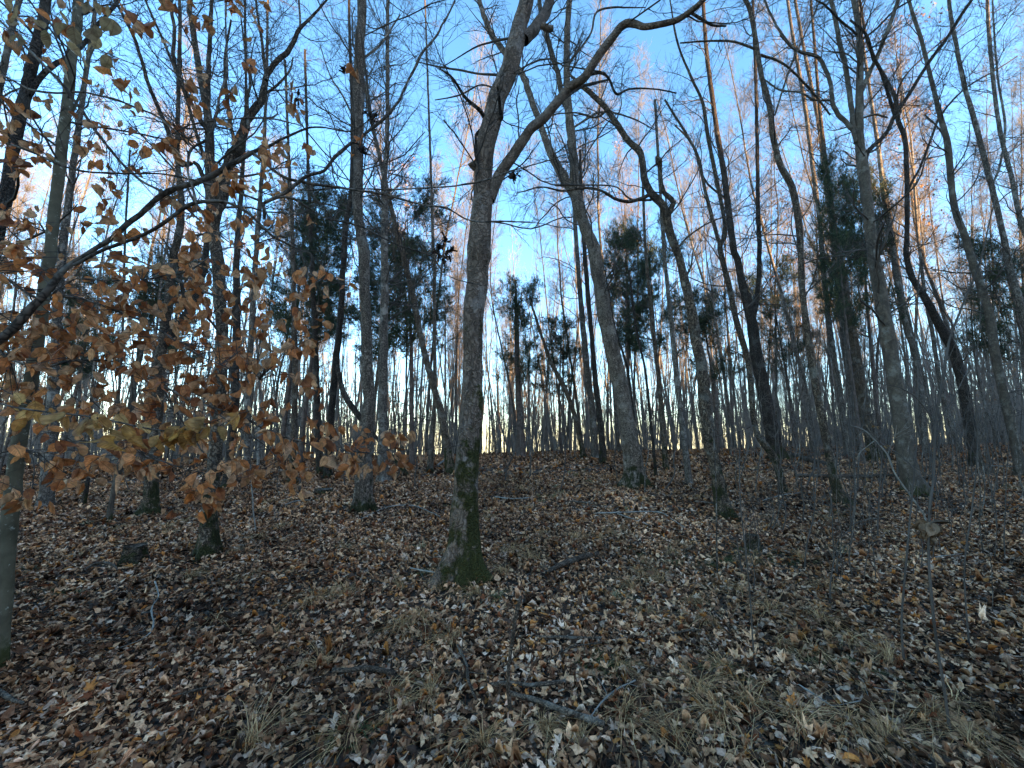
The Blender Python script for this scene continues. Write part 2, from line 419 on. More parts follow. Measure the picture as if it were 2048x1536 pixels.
litter(g, 6.5, 12, 640, 4, .032, .078, .10, .05)
litter(g, 12, 26, 105, 3, .08, .15, 0, .05)
tag(g.build('leaf_litter', M['litter']), 'deep litter of brown and tan fallen leaves covering the whole slope', 'leaf litter', kind='stuff')
# standing and curled bright leaves on top
# ------------------------------------------------------------------ dry grass tufts
def blades(g, cx, cy, nb, h, spread, cols, lay=(0, 0), wd=.0016):
    a = rng.uniform(0, 2 * math.pi, nb); L = h * rng.uniform(.55, 1.15, nb); n_ = 6; t = np.linspace(0, 1, n_)
    out_ = np.stack([np.cos(a) + lay[0], np.sin(a) + lay[1]], -1) * spread * rng.uniform(.6, 2.6, (nb, 1))
    bx = cx + rng.normal(0, .018, nb); by = cy + rng.normal(0, .018, nb); bz = gh(bx, by)
    P = np.zeros((nb, n_, 3))
    P[:, :, 0] = bx[:, None] + out_[:, :1] * (t ** 1.3)[None] * L[:, None] * 2
    P[:, :, 1] = by[:, None] + out_[:, 1:] * (t ** 1.3)[None] * L[:, None] * 2
    P[:, :, 2] = bz[:, None] + .015 + L[:, None] * (2.3 * t - 2.2 * t ** 2)[None] * rng.uniform(.2, .85, (nb, 1))
    P[:, 1:] += rng.normal(0, .004, (nb, n_ - 1, 3)); P[:, :, 2] = np.maximum(P[:, :, 2], gh(P[:, :, 0], P[:, :, 1]) + .012)
    s = norm(np.cross(np.stack([out_[:, 0], out_[:, 1], 0 * a], -1), [0, 0, 1.]))
    W = wd * (1 - .8 * t)[None, :, None] * rng.uniform(.7, 1.4, (nb, 1, 1))
    V = np.stack([P - s[:, None] * W, P + s[:, None] * W], 2).reshape(-1, 3)
    b = (np.arange(nb) * n_ * 2)[:, None]; i_ = (np.arange(n_ - 1) * 2)[None]
    Q = np.stack([b + i_, b + i_ + 1, b + i_ + 3, b + i_ + 2], -1).reshape(-1, 4)
    cc = cols[rng.integers(0, len(cols), nb)] * rng.uniform(.7, 1.2, (nb, 1))
    g.add(V, Q, None, np.repeat(cc, n_ * 2, 0))
g = Geo(); straw = np.array([(.62,.43,.25),(.50,.33,.18),(.72,.54,.35),(.24,.15,.08)]); straw = straw * np.array([.92, .74, .58]); mixg = np.array([(.40,.32,.18),(.12,.14,.04),(.28,.24,.10)])
tuft_px = [(500,1500),(700,1490),(860,1400),(960,1500),(1090,1470),(1240,1340),(1450,1350),(1400,1400),(1560,1300),(1640,1250),(1700,1290),(1780,1330),
 (1860,1440),(1950,1500),(1500,1420),(1600,1460),(1380,1210),(1480,1190),(1540,1230),(1340,1110),(1260,1180),(880,1180),(950,1190),(1010,1150),(840,1245),
 (900,1290),(800,1260),(690,1195),(620,1210),(1150,1080),(1220,1070),(1080,1070),(1060,1120),(1320,1170),(1290,1230),(1420,1250),(1700,1460),(1780,1490),
 (380,1160),(460,1110),(520,1080),(560,1060),(330,1060),(1660,1180),(1600,1120),(1510,1130),(1250,1440),(1160,1500),(780,1400),(640,1340),(1350,1490),(1440,1440)]
for px, py in tuft_px:
    Yd = hit(px, py)
    if Yd:
        q = at(px, py, Yd); blades(g, q[0], q[1], 70, rng.uniform(.13, .21) * (1 + .02 * Yd), .42, straw, lay=rng.uniform(-.6, .6, 2), wd=.0014 + .00012 * Yd)
for k in range(430):
    yy = math.sqrt(rng.uniform(1.5 ** 2, 13 ** 2)); xx = rng.uniform(-1.1, 1.4) * yy
    if vnoise(np.array([xx * .5, yy * .5, 3.3])) + .12 * (xx > 0) + .25 * (abs(xx - 1) < 1.5 and yy > 4) < .05: continue
    blades(g, xx, yy, 34, rng.uniform(.09, .18), .5, straw if rng.random() < .8 else mixg, lay=rng.uniform(-.5, .5, 2), wd=.0016 + .0002 * yy)
tag(g.build('dry_grass', M['grass']), 'tufts of dry straw coloured sedge growing through the leaf litter', 'dry grass', kind='stuff')
g = Geo(); grn = np.array([(.035,.06,.015),(.06,.085,.02),(.09,.10,.03)])
for (px, py, sx, n_) in [(1400,1128,.35,26),(1470,1125,.25,14),(1230,1335,.08,8),(700,1485,.06,5),(640,1000,.25,14),(830,1010,.3,10),(100,1195,.15,12),(1600,1125,.15,8),(860,510+640,.1,5),(1440,1345,.06,4),(60,1140,.2,8),(1650,1325,.08,5)]:
    Yd = hit(px, py)
    if not Yd: continue
    q = at(px, py, Yd)
    for k in range(n_):
        blades(g, q[0] + rng.normal(0, sx), q[1] + rng.normal(0, sx * .5), 30, .05, .7, grn, wd=.0022)
tag(g.build('moss_patches', M['grass']), 'small green patches of moss and fresh grass between the fallen leaves', 'moss', kind='stuff')
g = Geo(); nn = 1500
yy = np.sqrt(rng.uniform(1.2 ** 2, 14 ** 2, nn)); xx = rng.uniform(-1.45, 1.45, nn) * yy
S = np.stack([xx, yy, gh(xx, yy) + .018], -1); a = rng.uniform(0, 6.28, nn)
P, Rr = grow(S, np.stack([np.cos(a), np.sin(a), 0 * a], -1), rng.uniform(.06, .38, nn), rng.uniform(.0012, .0035, nn), 5, .16, 0)
P[:, :, 2] = gh(P[:, :, 0], P[:, :, 1]) + rng.uniform(.012, .035, (nn, 1))
tubes(g, P, Rr, 4)
tag(g.build('twig_litter', M['twig']), 'countless small dead twigs scattered over the leaf litter', 'twigs', kind='stuff')

# ------------------------------------------------------------------ traced trees
def trunk_disp(gz, flare, seed, amp):
    def f(V, off, RR, P):
        n1 = vnoise(V * np.array([9, 9, 3.0]) + seed); n2 = vnoise(V * np.array([30, 30, 9.0]) + seed * 2); n3 = vnoise(V * np.array([70, 70, 22.0]) + seed)
        h = np.maximum(V[..., 2:3] - gz, 0)
        ang = np.arctan2(off[..., 1:2], off[..., 0:1])
        lob = .55 + .45 * np.cos(ang * 5 + seed) + .3 * np.cos(ang * 3 + 2 * seed)
        fl = 1.25 * flare * np.exp(-h / .17) * np.maximum(lob, .1)
        off2 = off * np.array([1, 1, .3])
        return V + off * RR * (amp * (n1 * .9 + n2 * .5))[..., None] + off * (n3 * .006 * amp / .25)[..., None] + off2 * RR * fl
    return f

def path3(pts, Y0, dY=0.0):
    n_ = len(pts); out_ = []
    L = [0]
    for a, b in zip(pts, pts[1:]): L.append(L[-1] + math.hypot(a[0] - b[0], a[1] - b[1]))
    for k, (px, py, wp) in enumerate(pts):
        Yk = Y0 + dY * (L[k] / max(L[-1], 1)) ** 1.3
        out_.append([*at(px, py, Yk), rad(px, py, Yk, wp)])
    return np.array(out_)

def parse(s):
    v = [float(x) for x in s.replace(',', ' ').split()]
    pts = []; 
    return [tuple(v[i:i + 3]) for i in range(0, len(v), 3)]

def crown_twigs(g, paths, zmin, dens, l1, rmin, up=.06, sub=(5, 4), wig=.16, rcap=.02):
    for q in paths:
        seg = np.linalg.norm(np.diff(q[:, :3], axis=0), axis=1); L = seg.sum()
        ok = q[:, 2] > zmin
        if ok.sum() < 3: continue
        qq = q[ok]; L = np.linalg.norm(np.diff(qq[:, :3], axis=0), axis=1).sum()
        m_ = max(2, int(L * dens))
        P = qq[None, :, :3]; R0 = qq[None, :, 3]
        P1, R1 = kids(P, R0, m_, .0, 1, 1.0, (l1 * .35, l1), .28, 9, wig, up, rmin * 2.2)
        R1 = np.minimum(R1, rcap); tubes(g, P1, R1, 5, close=False)
        P2, R2 = kids(P1, R1, sub[0], .15, 1, .75, (l1 * .18, l1 * .45), .5, 6, wig * 1.1, up, rmin * 1.3); tubes(g, P2, R2, 3, close=False)
        P3, R3 = kids(P2, R2, sub[1], .1, 1, .7, (l1 * .06, l1 * .2), .6, 4, wig * 1.1, up, rmin, taper=.5); tubes(g, P3, R3, 3, close=False)

TREES = {}
def traced(label, mat, trunk, limbs=(), Y=None, dY=.0, flare=.5, sides=24, amp=.25, ext=7.0, zmin=3.0, dens=2.2, l1=1.6, sub=(7, 5), name='bare_tree', cat='tree', group=None, step=.06, rmin=.0022, rcap=.018, clip=True, base_ext=True):
    pts = parse(trunk)
    vis = Y is None
    if vis:
        Y = hit(pts[0][0], pts[0][1])
        if Y is None: Y = 20.0
    q = path3(pts, Y, dY)
    gz = float(gh(q[0, 0], q[0, 1]))
    d0 = norm(q[0, :3] - q[1, :3])
    if vis: low = q[0, :3].copy(); low[2] -= .18; q = np.vstack([[*low, q[0, 3] * 1.05], q])
    elif base_ext:
        b = q[0, :3] + d0 * max(0, (q[0, 2] - gz)) / max(.3, -d0[2]) * 1.0
        gz = float(gh(b[0], b[1])); b[2] = gz
        low = b.copy(); low[2] -= .25
        q = np.vstack([[*low, q[0, 3] * 1.25], [*b, q[0, 3] * 1.2], q])
    if ext > 0 and pts[-1][1] <= 12:
        d = norm(q[-1, :3] - q[-2, :3]); d = norm(d + np.array([0, 0, .6])); r = q[-1, 3]
        for k in range(1, 5):
            d = norm(d + rng.normal(0, .08, 3)); q = np.vstack([q, [*(q[-1, :3] + d * ext / 4), max(.006, r * (1 - k * .22))]])
    org = np.array([q[1 if (vis or base_ext) else 0, 0], q[1 if (vis or base_ext) else 0, 1], gz])
    qs = resample(q, step * max(1, Y / 5))
    qs[1:-1, :3] += (vnoise(qs[1:-1, :3] * 3.1 + Y)[:, None] * .25 * qs[1:-1, 3:4]) * np.array([1, 1, 0])
    root = empty(name, org); tag(root, label, cat, group)
    g = Geo(); tubes(g, qs[:, :3], qs[:, 3], sides, trunk_disp(gz, flare if (vis or base_ext) else 0, Y * 1.7, amp))
    tk = g.build('trunk', M[mat], root, org)
    paths = [qs]
    for lm in limbs:
        s, ddy, *rest = lm
        p_ = parse(s)
        # start depth: nearest trunk depth in the picture
        best = min(qs, key=lambda r_: (lambda v: (v[0] - p_[0][0]) ** 2 + (v[1] - p_[0][1]) ** 2)(proj(r_[:3])))
        lq = path3(p_, best[1], ddy)
        if p_[-1][1] <= 12:
            d = norm(lq[-1, :3] - lq[-2, :3]); d = norm(d + np.array([0, 0, .3])); r = lq[-1, 3]
            for k in range(1, 4):
                d = norm(d + rng.normal(0, .1, 3)); lq = np.vstack([lq, [*(lq[-1, :3] + d * .7), max(.004, r * (1 - k * .28))]])
        ls = resample(lq, step * max(1, Y / 5))
        ls[1:-1, :3] += np.stack([vnoise(ls[1:-1, :3] * 7 + 3), vnoise(ls[1:-1, :3] * 7 + 13), vnoise(ls[1:-1, :3] * 7 + 23)], -1) * .5 * ls[1:-1, 3:4]
        g = Geo(); tubes(g, ls[:, :3], ls[:, 3], 12, trunk_disp(-99, 0, Y, amp * .5))
        g.build('limb', M[rest[0] if rest else ('flakylimb' if mat == 'flaky' else mat)], root, org); paths.append(ls)
    g = Geo(); rm = max(rmin, .00030 * Y)
    crown_twigs(g, paths, zmin, dens, l1, rm, sub=sub, rcap=rcap)
    if g.n: g.build('crown', M['twig'] if mat not in ('pale', 'smooth', 'greypole') else M['twig'], root, org)
    TREES[label] = (root, org, paths)
    return root
def proj(P):
    c, s = math.cos(R_(PITCH)), math.sin(R_(PITCH)); d = np.asarray(P) - np.array([0, 0, EYE])
    f = d[1] * c + d[2] * s; u = -d[1] * s + d[2] * c
    if f < .05: return (9e9, 9e9)
    return (1024 + F_PX * d[0] / f, 768 - F_PX * u / f)

# the large forked tree in the middle
traced('large mossy forked tree with flaky bark in the middle of the slope', 'flaky',
 '925 1152 70, 927 1100 60, 928 1034 55, 931 990 53, 935 910 46, 939 876 44, 944 807 41, 944 739 38, 946 671 40, 950 602 43, 955 540 43, 960 512 47, 961 490 46, 963 444 41, 967 390 39, 967 342 38, 976 273 37, 988 225 36, 997 190 35, 1018 137 35, 1036 80 33, 1042 50 30, 1053 0 28',
 [('978 400 24, 988 377 23, 1002 342 22, 1036 297 21, 1060 260 19, 1087 236 19, 1118 202 18, 1142 174 18, 1170 154 17, 1197 113 17, 1224 75 16, 1251 48 15, 1289 53 12, 1323 48 12, 1357 38 12, 1389 17 12, 1410 -4 11', -.9),
  ('1048 80 22, 1062 66 22, 1081 41 21, 1098 6 19', .3),
  ('1084 50 11, 1095 57 13, 1107 57 10', .0),
  ('962 345 12, 950 335 13, 941 325 13', -.08),
  ('985 240 9, 1003 236 9, 1001 222 7, 998 195 6, 995 172 4', -.35, 'dark'),
  ('985 240 9, 970 236 8, 958 219 8, 927 191 6, 906 157 5, 879 137 3', -.7, 'dark'),
  ('985 240 9, 972 252 8, 954 267 6, 951 282 5, 953 314 4, 958 335 4, 952 356 3, 955 385 2', -.22, 'dark'),
  ('1380 24 6, 1400 37 6, 1425 50 5, 1452 52 4', .1, 'dark'),
  ('1012 150 6, 962 148 4, 918 140 4, 870 132 3, 830 122 2', .2, 'twig'),
  ('1030 75 5, 990 82 4, 950 95 3, 905 122 2, 880 137 2', .4, 'twig'),
  ('1000 180 4, 960 170 3, 920 190 3, 870 200 2', .3, 'twig'),
  ('1170 152 6, 1200 145 6, 1218 158 5, 1233 188 5, 1260 178 4, 1310 178 3, 1352 186 3', .5, 'dark'),
  ('1120 205 6, 1160 175 5, 1195 165 5, 1215 160 4', .5, 'dark')],
 sides=56, amp=.17, flare=.6, zmin=3.6, dens=1.8, l1=1.3, step=.022, rcap=.008)
traced('tall straight tree with dark mossy foot, left of the forked tree', 'pale',
 '722 1022 38, 723 1005 37, 726 944 35, 733 870 27, 737 807 25, 735 739 24, 733 671 22, 729 568 22, 728 500 22, 718 444 21, 716 342 20, 717 250 21, 717 171 22, 721 68 19, 723 0 17',
 [('717 260 5, 690 200 4, 660 150 3, 640 90 2', .5), ('720 120 5, 760 90 4, 800 30 3', .6)], flare=.55, zmin=4, dens=3, l1=2.4, sides=32, step=.04, rcap=.012)
traced('big pale grey tree leaning left with a mossy foot, right of the forked tree', 'pale',
 '1268 970 46, 1268 945 41, 1266 910 38, 1253 842 32, 1240 773 31, 1226 705 30, 1211 637 29, 1199 568 26, 1188 500 25, 1177 470 24, 1166 444 22, 1155 405 24, 1150 372 22, 1148 330 18, 1146 307 17, 1139 239 16, 1134 171 14, 1134 68 12, 1139 0 11',
 [('1152 395 16, 1138 372 17, 1128 352 17, 1101 307 16, 1084 260 13, 1060 191 12, 1043 147 12, 1009 106 11, 978 58 11, 958 0 9', .6),
  ('1136 215 10, 1125 191 11, 1115 147 10, 1094 75 10, 1081 20 9, 1078 -4 8', .5), ('1140 260 4, 1200 225 4, 1260 235 3, 1310 260 2', .5), ('1134 130 4, 1180 70 4, 1200 20 4, 1290 15 2', .6)], flare=.75, sides=36, zmin=4.5, dens=2.4, l1=1.9, step=.045)
traced('crooked dark tree with twisted contorted upper trunk and knobbly burl', 'brown',
 '1449 1035 34, 1443 1008 30, 1438 975 27, 1433 944 26, 1417 876 24, 1410 807 24, 1403 739 24, 1390 671 22, 1379 602 21, 1363 534 17, 1357 512 16, 1344 478 17, 1335 444 17, 1327 413 16, 1303 386 15, 1289 359 14, 1281 307 13, 1255 280 12, 1228 239 11, 1211 215 10, 1180 185 9, 1156 164 7, 1140 150 4',
 [('1338 450 12, 1336 428 12, 1347 406 12, 1336 392 10, 1325 378 8, 1321 340 6, 1317 322 14, 1313 312 6', -.2),
  ('1303 386 9, 1280 398 8, 1255 403 7, 1228 396 6, 1200 380 5, 1166 376 5, 1125 382 4, 1084 374 3, 1033 386 2', -.9),
  ('1303 400 5, 1260 398 4, 1235 375 3, 1190 370 3, 1110 372 2', -.4),
  ('1352 500 5, 1380 470 4, 1430 440 3, 1480 430 2', .4), ('1215 220 5, 1190 235 4, 1150 225 3, 1100 230 2', .3)], flare=.5, sides=28, zmin=3.6, dens=3, l1=1.5, amp=.34)
traced('dark thick leaning tree forked low down, standing on the crest at right', 'dark',
 '1556 905 34, 1548 880 31, 1539 842 30, 1526 773 27, 1512 705 24, 1502 637 22, 1485 568 16, 1474 517 14, 1468 505 14, 1457 420 13, 1447 342 12, 1433 256 10, 1420 160 9, 1413 103 8, 1406 0 7',
 [('1503 640 14, 1511 610 12, 1515 585 10, 1519 517 10, 1516 420 9, 1515 342 8, 1512 171 7, 1508 60 6, 1506 0 5', .8), ('1455 400 5, 1410 360 4, 1385 290 4, 1350 250 3', .7)], Y=15.0, flare=.6, zmin=4.5, dens=2, l1=2.2)
traced('thin tree with a bowed curving foot, in front of the dark forked tree', 'brown',
 '1568 988 16, 1560 950 17, 1553 927 18, 1540 903 17, 1528 888 15, 1515 869 12, 1507 835 12, 1504 807 12, 1496 722 12, 1474 647 12, 1461 585 12, 1447 527 11, 1440 490 11, 1451 461 8, 1433 359 8, 1416 273 8, 1405 205 6, 1382 154 5, 1355 85 4, 1340 0 3', [('1440 492 8, 1425 440 8, 1410 380 7, 1390 300 6, 1330 200 4', .3)], flare=.3, zmin=4, dens=2.3, l1=1.6)
traced('slim mossy brown tree with a long bend, rooted right of the bowed tree', 'brown',
 '1690 1008 30, 1680 988 22, 1669 961 20, 1659 910 20, 1649 859 18, 1635 790 17, 1621 705 15, 1611 637 14, 1604 568 14, 1601 500 14, 1597 444 15, 1584 376 14, 1560 328 13, 1546 273 12, 1539 212 11, 1522 147 10, 1512 85 10, 1502 27 10, 1491 0 9',
 [('1550 230 4, 1575 150 4, 1600 90 4, 1640 0 3', .5), ('1515 100 5, 1470 84 5, 1420 82 4, 1360 86 3', .3), ('1522 110 6, 1570 130 5, 1630 190 5, 1660 230 4', .6)], flare=.8, zmin=3.8, dens=2.6, l1=1.5)
traced('large smooth grey tree branching into several upright limbs, on the right slope', 'smooth',
 '1832 985 50, 1826 965 45, 1818 935 41, 1810 905 39, 1804 842 37, 1792 773 35, 1781 705 33, 1769 637 30, 1757 568 29, 1746 500 26, 1739 444 24, 1731 376 24, 1724 325 24, 1719 280 19, 1719 239 17, 1719 198 17, 1720 120 14, 1717 51 13, 1707 0 11',
 [('1726 345 14, 1732 312 12, 1741 297 11, 1772 267 10, 1792 229 10, 1823 181 9, 1854 130 9, 1895 75 9, 1929 20 9, 1946 -4 8', -.8, 'dark'),
  ('1713 285 12, 1707 260 12, 1703 222 11, 1693 147 11, 1676 68 10, 1662 0 9', .4),
  ('1710 265 9, 1693 246 10, 1668 215 10, 1659 160 9, 1640 118 8, 1625 109 7, 1587 96 6, 1553 51 5, 1527 -4 4', .9),
  ('1720 190 8, 1727 171 10, 1751 120 10, 1779 51 10, 1797 -4 9', -.3),
  ('1660 200 5, 1630 200 5, 1600 185 4, 1560 180 4, 1530 160 3', .3), ('1640 115 5, 1590 100 4, 1560 70 3', -.4),
  ('1728 235 5, 1750 229 5, 1775 235 4', .1), ('1715 70 5, 1680 40 5, 1650 10 4, 1630 -4 4', -.5, 'dark'),
  ('1720 80 5, 1750 60 5, 1790 20 5, 1830 -4 4', -.4, 'dark'), ('1790 235 8, 1765 150 8, 1748 116 7, 1731 68 6, 1700 40 5', -.4, 'dark')],
 flare=.55, sides=32, zmin=3.8, dens=3, l1=1.7)
traced('dark leaning tree with a vine hung crown, right of the large grey tree', 'dark',
 '1950 935 28, 1946 893 25, 1936 825 24, 1922 756 24, 1908 705 24, 1881 654 20, 1854 602 17, 1826 558 14, 1813 512 12, 1814 470 11, 1814 410 11, 1811 290 10, 1796 239 10, 1790 195 9, 1765 147 8, 1745 110 7, 1731 68 6, 1720 0 5',
 [('1815 385 6, 1823 366 6, 1840 335 6, 1864 273 6, 1881 232 6, 1929 178 5, 1997 137 4, 2035 112 3', -.6), ('1790 230 5, 1800 170 5, 1830 130 4, 1880 85 4, 1930 40 3', -.5)], flare=.4, zmin=4, dens=2.8, l1=1.5)
traced('grey leaning tree near the right edge, behind the vine hung tree', 'smooth',
 '2042 955 27, 2035 910 25, 2021 842 24, 2004 773 22, 1990 705 21, 1980 637 20, 1960 568 19, 1943 517 18, 1929 470 16, 1908 410 15, 1895 290 14, 1878 222 11, 1861 154 10, 1844 85 9, 1823 20 8, 1815 -4 7', [('1898 300 5, 1880 260 4, 1850 230 4', .4)], flare=.4, zmin=4, dens=2.3, l1=1.8)
traced('bright barked leaning tree whose top reaches the upper right corner', 'greypole',
 '2120 930 26, 2095 800 22, 2060 680 19, 2035 590 17, 2018 527 15, 2008 478 14, 1984 376 13, 1953 256 12, 1929 171 10, 1915 103 9, 1898 0 8', [('1984 372 6, 2000 330 6, 2010 250 6, 1995 150 5, 1985 0 4', .8)], Y=9.5, flare=.3, zmin=4.5, dens=2.4, l1=2)
traced('furthest right thin grey tree leaning into the picture', 'greypole',
 '2180 900 18, 2130 700 16, 2080 540 13, 2042 444 12, 2025 362 11, 2000 260 10, 1984 137 9, 1975 0 8', [], Y=11, flare=.3, zmin=4.5, dens=2.4, l1=2)
traced('stout grey tree on the crest, between the slim mossy tree and the large grey tree', 'brown',
 '1750 905 34, 1741 876 28, 1724 790 24, 1714 722 20, 1700 637 17, 1683 534 15, 1673 480 13, 1659 393 11, 1649 307 9, 1638 205 7, 1630 100 6, 1622 0 5', [], Y=14.0, flare=.5, zmin=5.5, dens=1.8, l1=2.4)
traced('grey pole tree close behind the slim mossy tree', 'greypole',
 '1695 902 17, 1693 886 15, 1680 790 13, 1666 705 12, 1649 568 11, 1640 450 10, 1625 330 9, 1608 200 8, 1590 100 7, 1575 0 6', [], Y=16.5, flare=.3, zmin=6, dens=1.6, l1=2.6)
traced('tall pale pole tree rising just right of the large grey tree', 'greypole',
 '1850 880 16, 1833 722 15, 1813 654 14, 1796 568 14, 1785 495 13, 1768 393 11, 1758 307 9, 1748 239 8, 1738 171 7, 1722 60 6, 1716 0 5', [], Y=15.5, flare=.3, zmin=6, dens=1.6, l1=2.6)
traced('pair partner pole with light bark close left of the large grey tree', 'greypole',
 '1722 900 16, 1700 760 14, 1680 600 13, 1666 480 11, 1650 350 9, 1634 230 8, 1612 120 7, 1590 0 6', [], Y=19, flare=.3, zmin=7, dens=1.6, l1=2.6)
traced('light grey tree directly behind the tall straight tree', 'greypole',
 '766 935 22, 766 876 20, 766 790 19, 767 705 18, 769 568 16, 769 500 15, 770 444 14, 769 390 13, 768 359 12, 773 307 9, 775 171 8, 776 0 7', [('768 365 7, 757 300 7, 742 239 6, 732 150 5, 722 60 4', .5)], Y=11.0, flare=.4, zmin=4.5, dens=4.5, l1=3.2)
traced('slender tree leaning left across the gap left of the forked tree', 'brown',
 '897 915 17, 882 825 14, 865 766 13, 845 688 12, 828 602 12, 804 500 11, 800 495 11, 780 403 9, 766 342 8, 742 240 7, 725 150 5', [], Y=12.5, flare=.4, zmin=5.5, dens=3, l1=2.8)
traced('thin pale tree just left of the forked tree', 'pale',
 '860 945 13, 862 910 11, 867 840 9, 870 773 8, 869 650 7, 869 534 7, 866 480 6, 862 350 5, 855 150 4, 850 0 3', [], flare=.4, zmin=5, dens=2.2, l1=1.6)
traced('dark straight trunk left of the light grey tree', 'dark',
 '655 935 15, 663 825 14, 670 739 14, 680 637 12, 687 517 12, 692 444 11, 703 376 10, 705 250 8, 700 100 6, 698 0 5', [], Y=12.5, flare=.4, zmin=5.5, dens=2, l1=2)
traced('leaning dead trunk broken at the top, left of the straight tree', 'dark',
 '742 862 8, 715 828 12, 694 800 12, 681 766 10, 676 730 8', [], Y=12.2, flare=0, zmin=99, ext=0, name='dead_tree', base_ext=True)
traced('dark trunk beneath the left cedars, second from the straight tree', 'dark',
 '639 946 15, 636 842 14, 632 740 12, 628 620 10, 622 480 8, 615 300 6, 610 100 5', [], flare=.4, zmin=5.5, dens=1.8, l1=2)
traced('brown trunk beneath the left cedars, third from the straight tree', 'brown',
 '584 968 17, 588 859 13, 590 740 12, 588 600 10, 584 450 8, 577 300 6, 570 120 5', [], flare=.4, zmin=5, dens=1.8, l1=2)
traced('thin bleached dead pole standing among the beech leaves', 'bleached', '516 962 6, 517 900 7, 519 842 6, 521 800 5', [], flare=.1, zmin=99, ext=0, name='dead_pole', sides=10)
traced('multi stemmed tree with white lichen patch on its foot, behind the beech leaves', 'brown',
 '412 1112 42, 415 1085 38, 420 1013 32, 430 910 28, 438 807 26, 443 705 26, 441 602 25, 437 534 26, 428 470 25, 425 406 24, 421 342 21, 417 244 18, 405 176 16, 394 117 14, 384 39 12, 380 0 11',
 [('430 450 20, 446 390 24, 458 325 25, 472 299 25, 491 250 19, 512 215 17, 523 198 15, 533 154 12, 552 125 11, 581 96 10, 597 62 8, 612 44 6, 645 10 4', .4),
  ('420 330 12, 417 240 11, 417 137 10, 421 60 9, 424 0 8', .5), ('425 410 12, 395 330 10, 359 328 10, 333 254 10, 300 176 9, 270 80 8, 240 20 7, 225 -4 6', -.2),
  ('405 250 10, 380 200 9, 349 130 9, 349 59 8, 343 0 7', .5), ('533 160 8, 528 120 7, 522 70 6, 512 0 5', .2), ('535 185 6, 560 165 5, 580 140 4, 586 115 3', .1),
  ('497 260 7, 495 200 6, 500 165 5, 490 100 4, 480 20 3', .3), ('600 58 4, 600 30 4, 598 -4 4', .1), ('440 380 8, 400 290 8, 370 190 7, 330 90 6, 290 -4 5', -.4), ('470 300 8, 455 200 7, 450 120 6, 462 40 4', .2)],
 flare=.55, sides=32, zmin=2.6, dens=3, l1=1.5, step=.035)
traced('brown tree with a dark mossy foot, left of the multi stemmed tree', 'brown',
 '297 1028 42, 302 995 33, 306 945 28, 311 910 27, 314 807 27, 318 739 25, 328 671 22, 338 602 19, 345 517 17, 355 478 16, 362 410 15, 355 307 10, 357 171 9, 359 0 7',
 [('330 690 16, 345 668 18, 369 640 22, 390 600 22, 400 570 20, 410 517 15, 417 440 10, 410 350 7', .3, 'dark'), ('378 630 10, 366 590 9, 360 545 8, 350 500 6', .2, 'dark')], flare=.45, sides=28, zmin=3.6, dens=2.4, l1=1.6)
traced('dark trunk between the two near left trees', 'dark', '455 945 18, 468 830 18, 472 705 18, 474 620 16, 472 534 14, 478 440 11, 486 330 8, 492 180 6, 490 0 5', [], Y=10.5, flare=.4, zmin=5, dens=2, l1=1.8)
traced('grey trunk right of the multi stemmed tree', 'greypole', '494 950 15, 496 790 14, 502 671 13, 510 540 11, 520 400 9, 530 250 7, 534 100 6, 536 0 5', [], Y=12.0, flare=.4, zmin=5.5, dens=1.8, l1=2)
traced('near smooth leaning tree spotted with pale lichen at the left edge', 'spotted',
 '-18 1385 52, -6 1308 46, 6 1190 42, 20 1034 40, 24 1013 40, 33 944 38, 48 842 36, 66 739 33, 78 654 31, 89 585 29, 99 517 28, 104 470 26, 116 376 25, 126 273 25, 133 205 24, 143 120 24, 157 0 22',
 [('128 255 10, 140 230 8, 160 190 6, 178 120 5, 210 40 4', .5)], Y=2.75, dY=.25, flare=.4, sides=32, zmin=3.4, dens=3, l1=1.2, step=.03)
traced('dark furrowed tree leaning in from the upper left edge', 'dark',
 '-95 1010 42, -70 800 40, -40 610 38, -12 480 36, 3 427 34, 20 342 31, 38 239 28, 55 171 27, 75 85 25, 92 0 22',
 [('60 190 13, 79 157 14, 110 128 13, 130 118 12, 165 90 11, 200 45 9, 240 -4 8', .4)], Y=4.3, flare=.4, sides=28, zmin=3.4, dens=2.6, l1=1.5, step=.04)
traced('grey tree behind the dark furrowed tree, touching the left edge', 'smooth', '-120 960 22, -80 700 21, -45 420 19, -10 230 18, 10 120 16, 30 34 14, 40 -4 13', [('-5 200 5, 30 180 5, 60 170 4, 90 150 3', .4)], Y=7.0, flare=.3, zmin=4, dens=2.2, l1=1.8)
traced('wide grey trunk seen behind the leaning tree at the left edge', 'greypole', '95 950 28, 104 860 27, 109 773 26, 113 671 23, 120 540 20, 140 380 16, 165 200 12, 185 60 9, 190 0 8', [], Y=8.6, flare=.4, zmin=4.5, dens=2.2, l1=1.8)
traced('twisted thin stem with a swollen middle, below the yellow beech leaves', 'smooth', '218 1045 12, 222 1013 12, 228 975 11, 236 945 15, 240 920 20, 236 895 17, 234 860 9, 238 780 7, 246 650 6, 250 480 5, 260 300 4', [], flare=.2, zmin=3.5, dens=2, l1=1.2)
traced('short dead snag among the left trees', 'dark', '166 1012 11, 172 985 10, 177 955 8', [], flare=.2, zmin=99, ext=0, name='dead_snag', sides=14)
